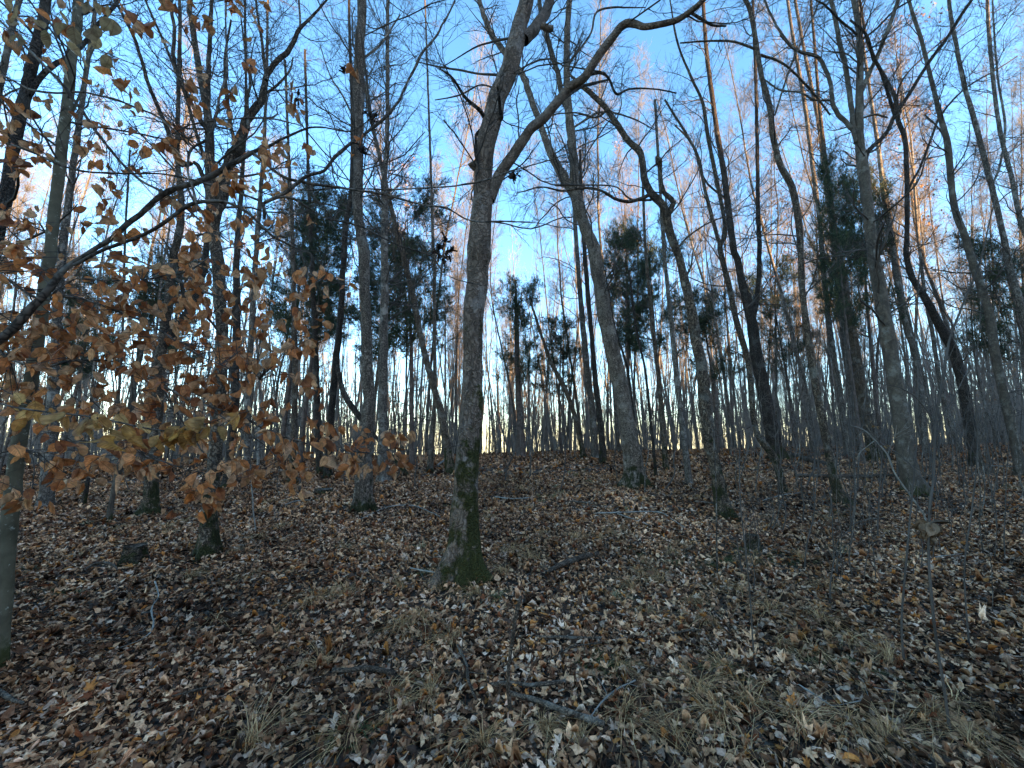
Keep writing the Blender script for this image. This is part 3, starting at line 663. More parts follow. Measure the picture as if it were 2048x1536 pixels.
# centre, beyond the crest
traced('straight dark cedar trunk standing in the central gap', 'cedarwood', '1043 910 17, 1041 859 14, 1036 773 11, 1033 654 9, 1032 600 6, 1031 560 3', [], Y=19.5, flare=.3, zmin=99, ext=0, name='cedar_tree')
traced('grey pole left of the pale leaning tree', 'greypole', '1190 912 15, 1187 842 14, 1176 756 13, 1166 654 11, 1156 534 9, 1150 440 8, 1146 300 6', [], Y=18.0, flare=.3, zmin=6, dens=1.6, l1=2.4)
traced('dark pole beside the foot of the pale leaning tree', 'dark', '1206 922 15, 1202 859 13, 1192 773 11, 1183 671 9, 1173 551 9, 1165 440 7, 1160 300 5', [], Y=14.5, flare=.3, zmin=6, dens=1.6, l1=2.4)
traced('thin tree leaning left in the central gap', 'brown', '1166 908 11, 1163 893 10, 1149 831 9, 1128 773 9, 1101 722 7, 1081 664 6, 1060 600 4', [], Y=18.5, flare=.3, zmin=6, dens=1.6, l1=1.8, ext=0)
traced('brown tree trunk close right of the pale leaning tree', 'brown', '1331 935 12, 1326 860 10, 1318 760 9, 1308 680 8, 1300 602 8, 1290 480 6, 1285 350 5', [], Y=12.5, flare=.3, zmin=5, dens=1.8, l1=1.8)
traced('slim stem rising beside the foot of the pale leaning tree', 'dark', '1286 940 7, 1270 850 5, 1255 740 5, 1228 647 4, 1210 540 3', [], Y=10.8, flare=.2, zmin=4, dens=1.5, l1=1., sides=10)
traced('thin dark stem two steps right of the pale leaning tree', 'dark', '1312 948 7, 1302 850 6, 1290 740 5, 1272 654 5, 1258 540 4', [], Y=10.6, flare=.2, zmin=4, dens=1.5, l1=1., sides=10)
traced('grey trunk close left of the crooked dark tree', 'greypole', '1378 968 15, 1366 860 12, 1352 740 11, 1340 620 9, 1328 500 7, 1318 340 6, 1310 200 5', [], flare=.3, zmin=5, dens=1.8, l1=1.8)

# ------------------------------------------------------------------ saplings and thin stems (right foreground)
def sapling(label, pts, Y=None, br=(), mat='twig', dY=0, tw=10, l1=.5, group=None, name='sapling', cat='sapling', leaf=0):
    p_ = parse(pts)
    if Y is None: Y = hit(p_[0][0], p_[0][1])
    q = path3(p_, Y, dY); gz = float(gh(q[0, 0], q[0, 1])); org = np.array([q[0, 0], q[0, 1], gz])
    low = q[0].copy(); low[2] = gz - .05; q = np.vstack([low, q]); qs = resample(q, .05)
    qs[1:, :3] += (vnoise(qs[1:, :3] * 8)[:, None]) * .012
    root = empty(name, org); tag(root, label, cat, group)
    g = Geo(); tubes(g, qs[:, :3], qs[:, 3], 8); g.build('stem', M[mat], root, org)
    g = Geo(); paths = [qs]
    for s in br:
        gb = Geo()
        lp = path3(parse(s), Y + dY * .4, rng.uniform(-.3, .3)); lp[0, :3] = qs[np.argmin(np.linalg.norm(qs[:, :3] - lp[0, :3], axis=1)), :3]; ls = resample(lp, .05); tubes(gb, ls[:, :3], ls[:, 3], 6); paths.append(ls); gb.build('branch', M[mat], root, org)
    if tw:
        for q_ in paths:
            if len(q_) < 6: continue
            P1, R1 = kids(q_[None, :, :3], q_[None, :, 3], tw if q_ is qs else 5, .3, 1, .8, (l1 * .3, l1), .4, 6, .12, .06, .0012); tubes(g, P1, R1, 4, close=False)
            P2, R2 = kids(P1, R1, 3, .2, 1, .7, (l1 * .1, l1 * .4), .6, 4, .12, .03, .0009); tubes(g, P2, R2, 3, close=False)
    if g.n: g.build('twigs', M[mat], root, org)
    if leaf:
        g = Geo(); k = leaf; b_ = P2[rng.integers(0, len(P2), k)]; pos = b_[:, -1]
        leaves(g, leaf_template(5), pos, rng.normal(0, .5, (k, 3)) + [0, 0, -.9], rng.normal(0, 1, (k, 3)), rng.uniform(.04, .065, k), rng.normal(0, .3, k), rng.normal(0, .5, k),
               np.array([(.42, .24, .10)]) * rng.uniform(.6, 1.2, (k, 1)), uv=True)
        g.build('foliage', M['beechleaf'], root, org)
    return root
sapling('tall slim sapling with a wad of dead leaves caught on its stem', '1902 1480 8, 1888 1376 7, 1874 1291 7, 1864 1205 7, 1857 1103 6, 1861 1000 7, 1868 961 6, 1871 849 6, 1891 722 6, 1902 671 5, 1929 602 5, 1960 520 4, 1990 400 3',
  br=['1871 849 4, 1850 815 4, 1827 790 3, 1800 775 3, 1762 768 2', '1866 985 3, 1840 950 3, 1800 910 3, 1760 885 2', '1890 730 3, 1850 718 3, 1800 720 2', '1872 840 3, 1905 800 3, 1935 740 2', '1905 660 3, 1880 610 3, 1850 560 2'], tw=14)
# wad of dead leaves on that sapling
pp = at(1858, 1055, hit(1902, 1480))
g = Geo(); k = 26
leaves(g, leaf_template(5), pp + rng.normal(0, .012, (k, 3)) + np.array([0, 0, .02]), rng.normal(0, .35, (k, 3)) + [0, 0, -1], rng.normal(0, 1, (k, 3)), rng.uniform(.05, .09, k), rng.normal(0, .5, k), rng.normal(0, .6, k), np.array([(.14, .09, .06)]) * rng.uniform(.5, 1.6, (k, 1)))
tag(g.build('leaf_clump', M['litter']), 'wad of curled dead leaves caught on the tall slim sapling', 'leaf clump')
sapling('long slim stem with pale spots, left of the tall sapling', '1809 1342 6, 1803 1239 5, 1813 1120 5, 1823 1000 4, 1832 900 4, 1836 780 3, 1834 640 3, 1840 520 2', tw=9)
sapling('thin upright stem right of the tall sapling', '1938 1291 5, 1929 1137 4, 1946 1000 4, 1955 880 3, 1950 760 3, 1965 600 2', tw=10)
sapling('whitish thin stem standing in front of the crooked tree', '1435 1154 4, 1433 1080 4, 1433 1000 3, 1430 920 3, 1428 842 3, 1440 760 2, 1436 640 2', br=['1432 860 2, 1400 835 2, 1360 815 2', '1433 870 2, 1470 866 2, 1510 850 2'], mat='greypole', tw=6)
sapling('thin dark stem right of the crooked tree foot', '1510 1340 4, 1502 1222 3, 1495 1137 3, 1481 1000 3, 1478 900 2, 1470 800 2', tw=8)
sapling('thin grey stem in the litter left of the tall sapling', '1755 1075 4, 1758 1000 4, 1762 940 3, 1770 850 2', tw=12, leaf=26)
sapling('white leaning bare stick crossing the large grey tree foot', '1850 1036 5, 1840 1018 5, 1792 951 4, 1775 910 4, 1750 880 3, 1727 859 3, 1700 850 2', Y=5.2, mat='bleached', br=['1775 905 2, 1790 870 2, 1793 850 1', '1745 878 2, 1720 905 2, 1710 925 1'], tw=3, name='leaning_stick', cat='stick')
sapling('broken upright stub of a sapling standing in the foreground', '1016 1455 9, 1019 1427 8, 1016 1380 8, 1019 1325 7, 1026 1280 7, 1030 1239 8, 1036 1212 8, 1041 1193 5', br=['1019 1330 2, 1040 1300 2, 1045 1250 1', '1018 1420 3, 1030 1452 2, 1050 1470 1'], mat='fallen', tw=0, name='sapling_stub')
sapling('thin pale stem left of the tall straight tree foot', '512 1068 3, 505 1000 3, 500 930 2', mat='bleached', tw=4)
rs = np.random.default_rng(5)
spots = [(1985,1240),(2010,1120),(1900,1080),(1960,1040),(1995,985),(1790,1040),(1740,1015),(1880,1000),(1920,975),(2030,1010),(1610,1020),(1655,1040),(1540,1060),(1660,1210),(1330,980),(1290,985),(1235,960),(1120,985),(1060,955),(1010,965),(830,975),(790,960),(690,975),(600,985),(560,1000),(440,965),(370,985),(260,985),(130,985),(60,1000),(1820,1010),(1715,985),(1995,1060),(1770,960),(1860,950),(1985,935),(1905,940),(2040,935),(1640,955),(1590,945)]
spots += [(int(rs.uniform(1480, 2048)), int(955 + 230 * rs.random() ** 2)) for _ in range(60)]
for k, (px, py) in enumerate(spots):
    h_ = rs.uniform(90, 330) if px > 1500 else rs.uniform(60, 220); wv = rs.uniform(2.2, 4.5); s = f'{px} {py} {wv:.1f}, '
    ox = px
    for q_ in range(1, 6):
        ox += rs.normal(-.02 * (px - 1024) / 10, 7); s += f'{ox:.0f} {py - h_ * q_ / 5:.0f} {wv * (1 - q_ * .14):.1f}, '
    side = 'right' if px > 1400 else ('left' if px < 800 else 'middle')
    sapling({'right': 'thin bare sapling in the brushy undergrowth on the right slope', 'left': 'thin bare sapling among the trees of the left slope', 'middle': 'thin bare sapling on the open middle slope'}[side], s.strip(', '), tw=12, l1=.7, mat='twig' if k % 3 else 'greypole', group=f'thin saplings of the {side} slope')

# ------------------------------------------------------------------ fallen branches, logs, stump
def fallen(label, pts, mat='fallen', lift=.35, name='fallen_branch', cat='branch', Y=None, sides=9, twigs=0):
    p_ = parse(pts); q = []
    for px, py, wp in p_:
        Yd = Y or hit(px, py) or 20.5
        a = at(px, py, Yd); r = rad(px, py, Yd, wp) * (1.05 if mat != 'bleached' else .75)
        if Y: a[2] = float(gh(a[0], a[1]))
        q.append([a[0], a[1], float(gh(a[0], a[1])) + r * lift + .06, r])
    q = np.array(q); qs = resample(q, .05); qs[1:-1, :3] += (vnoise(qs[1:-1, :3] * 9)[:, None]) * .5 * qs[1:-1, 3:4] 
    qs[1:-1, 0] += vnoise(qs[1:-1, :3] * 5 + 9) * .02
    org = qs[0, :3].copy(); g = Geo(); tubes(g, qs[:, :3], qs[:, 3], sides, trunk_disp(-99, 0, len(label), .35))
    if twigs:
        P1, R1 = kids(qs[None, :, :3], qs[None, :, 3], twigs, .2, 1, .8, (.12, .4), .45, 5, .12, -.02, .0015); tubes(g, P1, R1, 4)
    return tag(g.build(name, M[mat], None, org), label, cat)
fallen('straight dark fallen branch lying level near the bottom centre', '972 1396 6, 1000 1397 8, 1060 1396 8, 1132 1391 7')
fallen('thick dark fallen branch slanting down right from the broken stub', '1020 1413 9, 1084 1436 11, 1152 1461 11, 1210 1486 10')
fallen('dark fallen branch lying level in the litter left of the broken stub', '663 1367 9, 700 1366 10, 742 1362 10, 789 1373 8')
fallen('short forked fallen branch left of the broken stub', '914 1312 5, 926 1338 6, 934 1356 6, 937 1383 6, 951 1428 4', twigs=2)
fallen('thin crooked fallen branch right of the broken stub', '1180 1466 3, 1205 1432 4, 1234 1407 4, 1272 1387 3', 'bleached', twigs=3)
fallen('thin dark fallen stick lying level above the thick fallen branch', '1072 1293 4, 1120 1295 5, 1204 1298 4')
fallen('curved thin fallen twig beside the green grass tuft', '1105 1343 3, 1145 1316 3, 1204 1308 2')
fallen('broken brown rotten log pieces right of the forked tree', '1094 1160 6, 1120 1146 9, 1156 1131 10, 1197 1120 8')
fallen('white bleached crooked fallen branch on the left slope', '308 1178 5, 314 1205 5, 302 1232 5, 304 1258 5, 297 1286 5, 270 1302 3, 239 1314 2', 'bleached', twigs=2)
fallen('long thin arching fallen twig behind the straight tree foot', '722 1046 3, 777 1021 3, 828 1019 3, 879 1041 2', 'bleached')
fallen('long bleached fallen branch on the slope below the pale leaning tree', '1193 1035 4, 1230 1034 4, 1313 1032 4, 1345 1048 3, 1371 1065 2', 'bleached', twigs=3)
fallen('thin white fallen branch forking down from the long bleached branch', '1235 1036 3, 1270 1048 3, 1304 1062 2', 'bleached')
fallen('pale fallen log on the crest at right', '1560 905 8, 1587 917 10, 1614 925 11, 1655 935 9', 'fallen', Y=None, name='fallen_log', cat='log', lift=.8, twigs=2)
fallen('short branched log lying on the pale crest log', '1612 925 6, 1630 916 6, 1660 912 4', 'fallen', name='fallen_log', cat='log', lift=1.2)
fallen('long dark fallen log between the slim mossy tree and the large grey tree', '1590 958 8, 1660 960 9, 1730 960 9, 1800 957 8', 'fallen', name='fallen_log', cat='log', lift=.8)
fallen('long pale fallen pole near the right edge', '1975 937 5, 2010 938 5, 2055 942 5', 'bleached', name='fallen_pole', cat='log', lift=1)
fallen('thin dark fallen log far up the left slope', '62 955 5, 110 951 6, 178 945 5', 'fallen', name='fallen_log', cat='log', lift=1)
fallen('broken branch leaning on the ground left of the crest, behind the forked tree', '874 938 5, 890 926 5, 905 915 4', 'bleached', lift=2)
fallen('thin fallen stick in the lower left corner', '2 1340 5, 25 1325 5, 50 1316 4', 'bleached')
fallen('gnarled grey root reaching in at the left edge near the bottom', '-30 1405 16, 0 1415 14, 25 1428 10, 42 1432 6', 'fallen', name='root', cat='root')
fallen('long fallen twig slanting across the lower left slope', '340 1420 3, 420 1398 4, 500 1372 3')
fallen('thin fallen twig in the litter at lower right', '1600 1395 3, 1640 1420 4, 1665 1440 3, 1700 1432 3, 1745 1425 2', 'bleached', twigs=2)
for k, (x0, y0) in enumerate([(560,1020),(1130,1010),(990,1000),(1390,1010),(1520,1010),(1700,1060),(1850,1130),(450,1250),(820,1150),(1340,1290),(1750,1400),(150,1300)]):
    a = rs.uniform(-.5, .5); L = rs.uniform(40, 95)
    fallen('short fallen stick lying in the leaf litter', f'{x0} {y0} 3, {x0+L*.5:.0f} {y0+L*a*.3+rs.uniform(-4,4):.0f} 4, {x0+L:.0f} {y0+L*a*.5:.0f} 2', 'fallen' if k % 2 else 'bleached', twigs=1)['group'] = 'short sticks in the litter'

def stump(label, px, py, wp, hp, mat):
    Yd = hit(px, py); a = at(px, py, Yd); r = rad(px, py, Yd, wp); H = hp / F_PX * Yd * 1.1; gz = float(gh(a[0], a[1])); org = np.array([a[0], a[1], gz])
    k = 36; n_ = 14; zz = np.linspace(-.06, H, n_)
    P = np.stack([np.full(n_, a[0]), np.full(n_, a[1]) + r, gz + zz], -1)
    root = empty('tree_stump', org); tag(root, label, 'stump')
    g = Geo(); tubes(g, P, np.full(n_, r), k, trunk_disp(gz, .5, px, .5), close=False); g.build('stump_side', M[mat], root, org)
    # uneven broken top with a hollow
    g = Geo(); V = [[a[0], a[1] + r, gz + H * .55]]; T = []
    for ring, rr in enumerate((.45, .8, 1.0)):
        for j in range(k):
            an = j * 2 * math.pi / k; V.append([a[0] + math.cos(an) * r * rr, a[1] + r + math.sin(an) * r * rr, gz + H * (.62 + .33 * rr) + rng.normal(0, .008)])
    Q = []
    for j in range(k):
        T.append((0, 1 + j, 1 + (j + 1) % k))
        for ring in range(2): b0 = 1 + ring * k; Q.append((b0 + j, b0 + k + j, b0 + k + (j + 1) % k, b0 + (j + 1) % k))
    g.add(np.array(V), Q, T); g.build('broken_top', M['fallen'], root, org)
M['mossy'] = bark('moss covered wood', (.06, .045, .034), (.17, .135, .105), 16, 1., .35, moss=.16, mcol=(.055, .058, .018), bump=.9)
stump('low moss grown stump on the left slope', 249, 1133, 50, 30, 'mossy')
stump('small dark rotten stump on the right slope, above the green moss', 1512, 1102, 24, 24, 'mossy')
stump('low moss covered hump under the left cedars', 640, 990, 34, 9, 'mossy')
fallen('twisted dark root arching over a hollow beside the low stump', '165 1160 6, 185 1147 8, 205 1143 8, 224 1150 7, 232 1158 4', 'fallen', name='root', cat='root', lift=2.2)

# ------------------------------------------------------------------ overhanging beech (trunk out of frame, left)
bo = np.array([-4.0, 1.9, float(gh(-4.0, 1.9))]); beech = empty('beech_tree', bo)
tag(beech, 'beech with rust brown dead leaves whose limbs reach in from the left', 'tree')
tk = np.array([[-4.0, 1.9, bo[2] - .2, .20], [-4.0, 1.9, bo[2], .19], [-3.98, 1.92, 1., .16], [-4.0, 1.9, 2.5, .14], [-4.05, 1.95, 4.5, .11], [-4., 2.0, 7, .05]])
g = Geo(); ts = resample(tk, .1); tubes(g, ts[:, :3], ts[:, 3], 24, trunk_disp(bo[2], .5, 3, .1)); g.build('trunk', M['smooth'], beech, bo)
BB = [  # picture trace, depth start, depth change, leafiness
 ('-190 800 30, -60 720 28, 20 661 26, 89 589 20, 113 558 17, 147 525 15, 205 489 13, 273 434 13, 331 386 13, 410 359 13, 478 321 11, 506 304 9, 547 287 7, 581 270 5, 632 253 4, 700 262 3, 745 235 2', 2.1, .3, .35),
 ('147 531 10, 205 500 9, 290 468 9, 355 427 9, 393 407 9, 444 402 8, 496 427 7, 547 472 5, 600 500 3', 2.15, .2, .7),
 ('393 407 5, 385 370 5, 376 342 5, 383 297 6, 424 267 6, 441 191 5, 455 137 5, 451 51 4, 453 0 4', 2.2, .1, .9),
 ('506 306 8, 547 342 6, 581 359 6, 632 369 6, 700 379 5, 776 390 5, 845 410 4, 896 417 4, 940 441 3, 1016 444 3, 1084 448 2, 1150 460 2', 2.3, .5, .1),
 ('-120 150 8, -40 240 7, 0 280 7, 58 301 6, 137 338 6, 239 347 5, 325 349 5, 410 366 5, 496 393 4, 526 410 8, 530 440 7', 2.0, .3, .5),
 ('525 408 8, 564 390 8, 615 352 7, 649 342 7, 677 307 7, 725 270 6, 776 229 6, 804 188 5, 841 113 5, 865 82 4, 893 38 4, 910 0 3', 2.3, .3, .08),
 ('560 395 5, 590 400 5, 640 430 4, 674 441 4, 725 454 4, 793 489 3, 862 512 3, 896 551 2, 964 572 2', 2.3, .4, .35),
 ('600 380 3, 674 378 3, 776 378 3, 845 376 3, 947 366 3, 1016 345 3, 1135 307 2, 1240 250 2', 2.4, .4, .05),
 ('-60 -10 9, 0 41 8, 68 109 8, 123 167 8, 154 208 8, 191 260 8, 239 321 7, 290 366 7, 342 393 5, 400 440 4', 2.2, .3, .55),
 ('-60 130 7, 0 150 6, 79 184 6, 171 186 5, 239 202 5, 318 236 5, 359 267 4, 420 300 3', 2.3, .2, .5),
 ('-100 500 10, -10 540 9, 60 590 8, 103 599 8, 123 592 7, 171 599 6, 239 623 6, 308 654 5, 376 698 4, 440 730 3, 520 760 2', 2.2, .3, 1.0),
 ('-60 650 8, 20 715 7, 85 736 6, 144 722 6, 222 722 6, 256 739 6, 325 773 5, 393 804 5, 478 831 5, 547 866 4, 649 896 3, 700 903 3, 800 905 2, 925 890 1.5', 2.3, .5, 1.0),
 ('284 561 4, 330 550 4, 376 541 4, 440 500 3, 500 490 2, 560 470 2', 2.4, .2, .9),
 ('103 590 5, 150 560 4, 210 560 4, 284 561 4', 2.2, .1, .9),
 ('300 300 3, 380 250 3, 450 240 3, 530 235 3, 600 250 2', 2.3, .2, .5),
 ('-80 940 8, 20 900 6, 90 905 5, 160 880 4, 230 900 3, 330 925 3, 420 950 2', 2.1, .3, .9),
 ('325 775 4, 350 820 4, 390 880 3, 420 920 3, 470 960 2', 2.35, .1, .9),
 ('440 830 4, 500 870 3, 560 920 2, 600 960 2', 2.4, .1, .9),
]
paths = []
g = Geo()
for s, y0, dy, lf in BB:
    q = path3(parse(s), y0, dy); qs = resample(q, .03)
    qs[1:, :3] += np.stack([vnoise(qs[1:, :3] * 9 + 3), vnoise(qs[1:, :3] * 9 + 13), vnoise(qs[1:, :3] * 9 + 23)], -1) * .012
    paths.append((qs, lf))
    if parse(s)[0][0] < -20:
        st = qs[0]; tgt = np.array([-4.0, 1.92, max(.9, min(4.5, st[2] - .25 + .3 * (st[2] > 3)))])
        con = np.array([[*tgt, st[3] * 1.5], [*(tgt * .5 + st[:3] * .5 + [0, 0, .05]), st[3] * 1.2], [*st[:3], st[3]]]); cs = resample(con, .06)
        qs = np.vstack([cs[:-1], qs])
    gg = Geo(); tubes(gg, qs[:, :3], qs[:, 3], 10 if qs[0, 3] > .01 else 6, trunk_disp(-99, 0, y0, .2))
    gg.build('limb', M['beech'], beech, bo)
# low near twig with yellow leaves
lowp = path3(parse('-420 700 9, -150 760 7, 0 807 6, 50 818 6, 103 825 5, 170 832 5, 239 845 5, 290 856 4, 342 862 4, 400 852 3, 450 835 2, 530 814 2'), 1.15, .15); lows = resample(lowp, .02)
con = resample(np.array([[-4.0, 1.92, 1.5, .012], [-3.0, 1.5, 1.75, .009], [*lowp[0, :3], lowp[0, 3]]]), .06)
gg = Geo(); aa = np.vstack([con[:-1], lows]); tubes(gg, aa[:, :3], aa[:, 3], 8); gg.build('limb', M['beech'], beech, bo)
rb = np.random.default_rng(21)
allp = np.vstack([p_[0] for p_ in paths]); wts = np.concatenate([np.full(len(p_[0]), p_[1]) for p_ in paths])
tw = Geo(); lg = Geo()
# spray centres in the picture: denser inside the leafy mass
cent = []
def dens_at(x, y):
    if y < 250: d = .2 if x < 520 else .14
    elif y < 520: d = .45 if x < 500 else (.55 if x < 620 else 0)
    elif y < 800: d = 1.0 if x < 480 else (.95 if x < 640 else (.35 if x < 700 else 0))
    elif y < 930: d = .85 if 200 < x < 700 else .6
    else: d = .55 if 260 < x < 560 else .25
    if x > 640 and y > 700: d = 1.0 if 835 + (x - 640) * .25 < y < 935 and x < 840 else 0
    if x > 560 and y < 560: d *= .25
    return d
while len(cent) < 560:
    x = rb.uniform(-60, 850); y = rb.uniform(-20, 1010)
    if rb.random() < dens_at(x, y): cent.append((x, y))
for (x, y) in cent:
    # nearest branch sample in picture-and-depth
    Yc = rb.uniform(2.0, 3.1) if y > 250 else rb.uniform(1.7, 2.9)
    P = at(x, y, Yc)
    d = np.linalg.norm(allp[:, :3] - P, axis=1) / (.25 + wts)
    j = int(np.argmin(d)); A0 = allp[j, :3]; dd = P - A0; L = np.linalg.norm(dd)
    if L > 1.0: P = A0 + dd / L * 1.0; dd = P - A0; L = 1.0
    if L < .08: P = A0 + norm(rb.normal(size=3)) * .12; dd = P - A0; L = .12
    end = P + norm(dd * np.array([1, 1, .3]) + rb.normal(0, .15, 3)) * .10
    mid = (A0 + P) / 2 + np.array([0, 0, .06 * L]) + rb.normal(0, .02, 3)
    q = resample(np.array([[*A0, .0022 + .0012 * L], [*mid, .0018], [*P, .0013], [*end, .0008]]), .03)
    tubes(tw, q[:, :3], q[:, 3], 4)
    nl = rb.integers(2, 7); tt = rb.uniform(.55, 1, nl); ii = (tt * (len(q) - 1)).astype(int); pos = q[ii, :3]
    Pt = np.stack([pos, pos + rb.normal(0, .012, (nl, 3)) + [0, 0, -.004]], 1); tubes(tw, Pt, np.full((nl, 2), .0007), 3); pos = Pt[:, 1]
    tip = rb.normal(0, .42, (nl, 3)) + np.array([.15, 0, -.85]); nr = rb.normal(0, 1, (nl, 3)) * [.8, 1, .45]
    sz = rb.uniform(.05, .088, nl)
    base = np.array([(.82, .33, .13), (.70, .24, .08), (.86, .44, .22), (.44, .14, .05), (.78, .45, .27)])[rb.integers(0, 5, nl)] * rb.uniform(.75, 1.2, (nl, 1))
    leaves(lg, leaf_template(8), pos, tip, nr, sz, rb.normal(.2, .42, nl), rb.normal(.1, .8, nl), base, rb, uv=True, edge=base * np.array([.8, .66, .55]), wide=rb.uniform(.65, 1.1, nl), rag=.06)
# big yellow-and-brown leaves on the low near twig
k = 46; cc_ = rb.integers(int(len(lows) * .40), len(lows) - 8, 11); ii = np.clip(cc_[rb.integers(0, 11, k)] + rb.integers(-3, 4, k), 0, len(lows) - 1)
ii = np.array([i_ for i_ in ii if lows[i_, 0] < 10]); k = len(ii); pos = lows[ii, :3] + rb.normal(0, .018, (k, 3))
px_ = np.array([proj(p_)[0] for p_ in pos]); keep = (px_ > -30) & (px_ < 500); pos = pos[keep]; k = len(pos)
tip = rb.normal(0, .5, (k, 3)) + np.array([.35, -.05, -1.0]); nr = rb.normal(0, .8, (k, 3)) + [0, -.8, 0]
base = np.array([(.86, .45, .13), (.70, .33, .09), (.88, .54, .22)])[rb.integers(0, 3, k)] * rb.uniform(.8, 1.1, (k, 1))
leaves(lg, leaf_template(10), pos, tip, nr, rb.uniform(.042, .068, k), rb.normal(.25, .5, k), rb.normal(.2, .8, k), base, rb, uv=True, rag=.08, edge=np.tile(np.array([(.34, .11, .03)]), (k, 1)))
# larger leaves high in the upper left corner
k = 26; pos = np.array([at(rb.uniform(-20, 230), rb.uniform(-20, 130), rb.uniform(1.35, 1.8)) for _ in range(k)])
for p_ in pos:
    j = int(np.argmin(np.linalg.norm(allp[:, :3] - p_, axis=1))); q = resample(np.array([[*allp[j, :3], .0018], [*((allp[j, :3] + p_) / 2 + [0, 0, .05]), .0014], [*p_, .0008]]), .05); tubes(tw, q[:, :3], q[:, 3], 4)
base = np.array([(.36, .24, .12)]) * rb.uniform(.7, 1.2, (k, 1))
leaves(lg, leaf_template(9), pos, rb.normal(0, .3, (k, 3)) + [0, 0, -1], rb.normal(0, 1, (k, 3)), rb.uniform(.06, .085, k), rb.normal(.1, .3, k), rb.normal(.1, .5, k), base, rb, uv=True)
# fine bare side twigs along the limbs
for qs, lf in paths:
    m_ = max(4, int(len(qs) * .03 * 6)); P1, R1 = kids(qs[None, :, :3], qs[None, :, 3], m_, .05, 1, .9, (.1, .5), .3, 7, .12, .04, .0011, rb); tubes(tw, P1, np.minimum(R1, .003), 4, close=False)
    P2, R2 = kids(P1, np.minimum(R1, .003), 3, .2, 1, .7, (.05, .25), .6, 5, .12, .0, .0008, rb); tubes(tw, P2, R2, 3, close=False)
twp = tw.build('twigs', M['twig'], beech, bo); lg.build('foliage', M['beechleaf'], twp, bo)
# dark shrivelled clusters hanging from the bare limbs
rd = np.random.default_rng(4)
for label, px, py, Yc, rr, k in [('large clump of shrivelled black leaves hanging left of the forked tree', 885, 500, 2.75, .085, 44), ('black leaf clump on the limb beside the straight tree', 745, 238, 2.5, .05, 22),
     ('small black leaf scrap hanging in the sky at upper left', 597, 200, 2.5, .022, 9), ('tiny black leaf scrap left of the straight tree top', 690, 137, 2.5, .018, 7),
     ('black leaf clump hanging in front of the big limb fork', 1030, 352, 2.75, .045, 16), ('black leaf scrap on the limb crossing the straight tree', 725, 298, 2.4, .04, 16)]:
    c0 = at(px, py, Yc); g = Geo(); an = rd.uniform(0, 6.28, k)
    ring = .62 if k > 25 else .35
    pos = c0 + np.stack([np.cos(an) * rr * ring * rd.uniform(.5, 1.3, k), rd.normal(0, .01, k), np.sin(an) * rr * ring * 1.4 * rd.uniform(.5, 1.2, k) + .01], -1)
    leaves(g, star_template('oak'), pos, rd.normal(0, .6, (k, 3)) + [0, 0, -.6], rd.normal(0, 1, (k, 3)), rd.uniform(.03, .065, k), rd.normal(0, .6, k), rd.normal(0, 1, k), np.array([(.03, .02, .017)]) * rd.uniform(.5, 1.6, (k, 1)), rd)
    j = int(np.argmin(np.linalg.norm(allp[:, :3] - c0, axis=1))); q = resample(np.array([[*(allp[j, :3] - c0) * .999 + c0, .001], [*((allp[j, :3] + c0) / 2), .001], [*c0, .0008]]), .03)
    gq = Geo(); tag(g.build('leaf_clump', M['litter']), label, 'leaf clump'); 
    tubes(gq, q[:, :3], q[:, 3], 4); gq.build('twigs', M['twig'], beech, bo)

# ------------------------------------------------------------------ background wood: prototypes and copies
def proto_tree(seed, H, r0, crown0, l1, n1, sub, lean=.06, leafy=0, mat='greypole'):
    r = np.random.default_rng(seed)
    P, R0 = grow(np.zeros((1, 3)) + [0, 0, -.4], np.array([[r.normal(0, lean), r.normal(0, lean), 1.]]), np.array([H]), np.array([r0]), 26, .034, .02, .16, r)
    root = empty('thin_tree', (0, 0, 0)); g = Geo()
    tubes(g, P, R0, 8); a = g.build('trunk', M[mat], root)
    g = Geo()
    if r.random() < .6:   # a fork
        P0, Rf = kids(P, R0 * .95, 2, .35, .6, .3, (H * .3, H * .5), .65, 12, .04, .09, .01, r); tubes(g, P0, Rf, 6)
        Pf, Rff = kids(P0, Rf, int(n1 * .35), .2, 1, .8, (l1 * .3, l1 * .8), .35, 8, .10, .12, .007, r); tubes(g, Pf, Rff, 4, close=False)
        Pq, Rq = kids(Pf, Rff, sub[0], .15, 1, .65, (l1 * .18, l1 * .45), .5, 5, .12, .08, .005, r); tubes(g, Pq, Rq, 3, close=False)
    P1, R1 = kids(P, R0, n1, crown0, 1, .85, (l1 * .3, l1), .3, 9, .09, .10, .008, r); tubes(g, P1, R1, 4, close=False)
    P2, R2 = kids(P1, R1, sub[0], .12, 1, .7, (l1 * .18, l1 * .5), .5, 6, .12, .09, .0055, r); tubes(g, P2, R2, 3, close=False)
    P3, R3 = kids(P2, R2, sub[1], .1, 1, .65, (l1 * .08, l1 * .25), .6, 4, .12, .06, .004, r, taper=.5); tubes(g, P3, R3, 3, close=False)
    b = g.build('crown', M['wood'], root); KIDS[root.name] = [a, b]
    if leafy:
        g = Geo(); k = leafy; b_ = P3[r.integers(0, len(P3), k)]
        leaves(g, leaf_template(3), b_[:, -1], r.normal(0, 1, (k, 3)), r.normal(0, 1, (k, 3)), r.uniform(.06, .12, k), r.normal(0, .3, k), r.normal(0, .5, k), np.array([(.38, .19, .09)]) * r.uniform(.6, 1.3, (k, 1)), r)
        KIDS[root.name].append(g.build('foliage', M['litter'], root))
    return root
M['wood'] = simple('branch bark', (.12, .10, .088), (.27, .23, .195), 2)
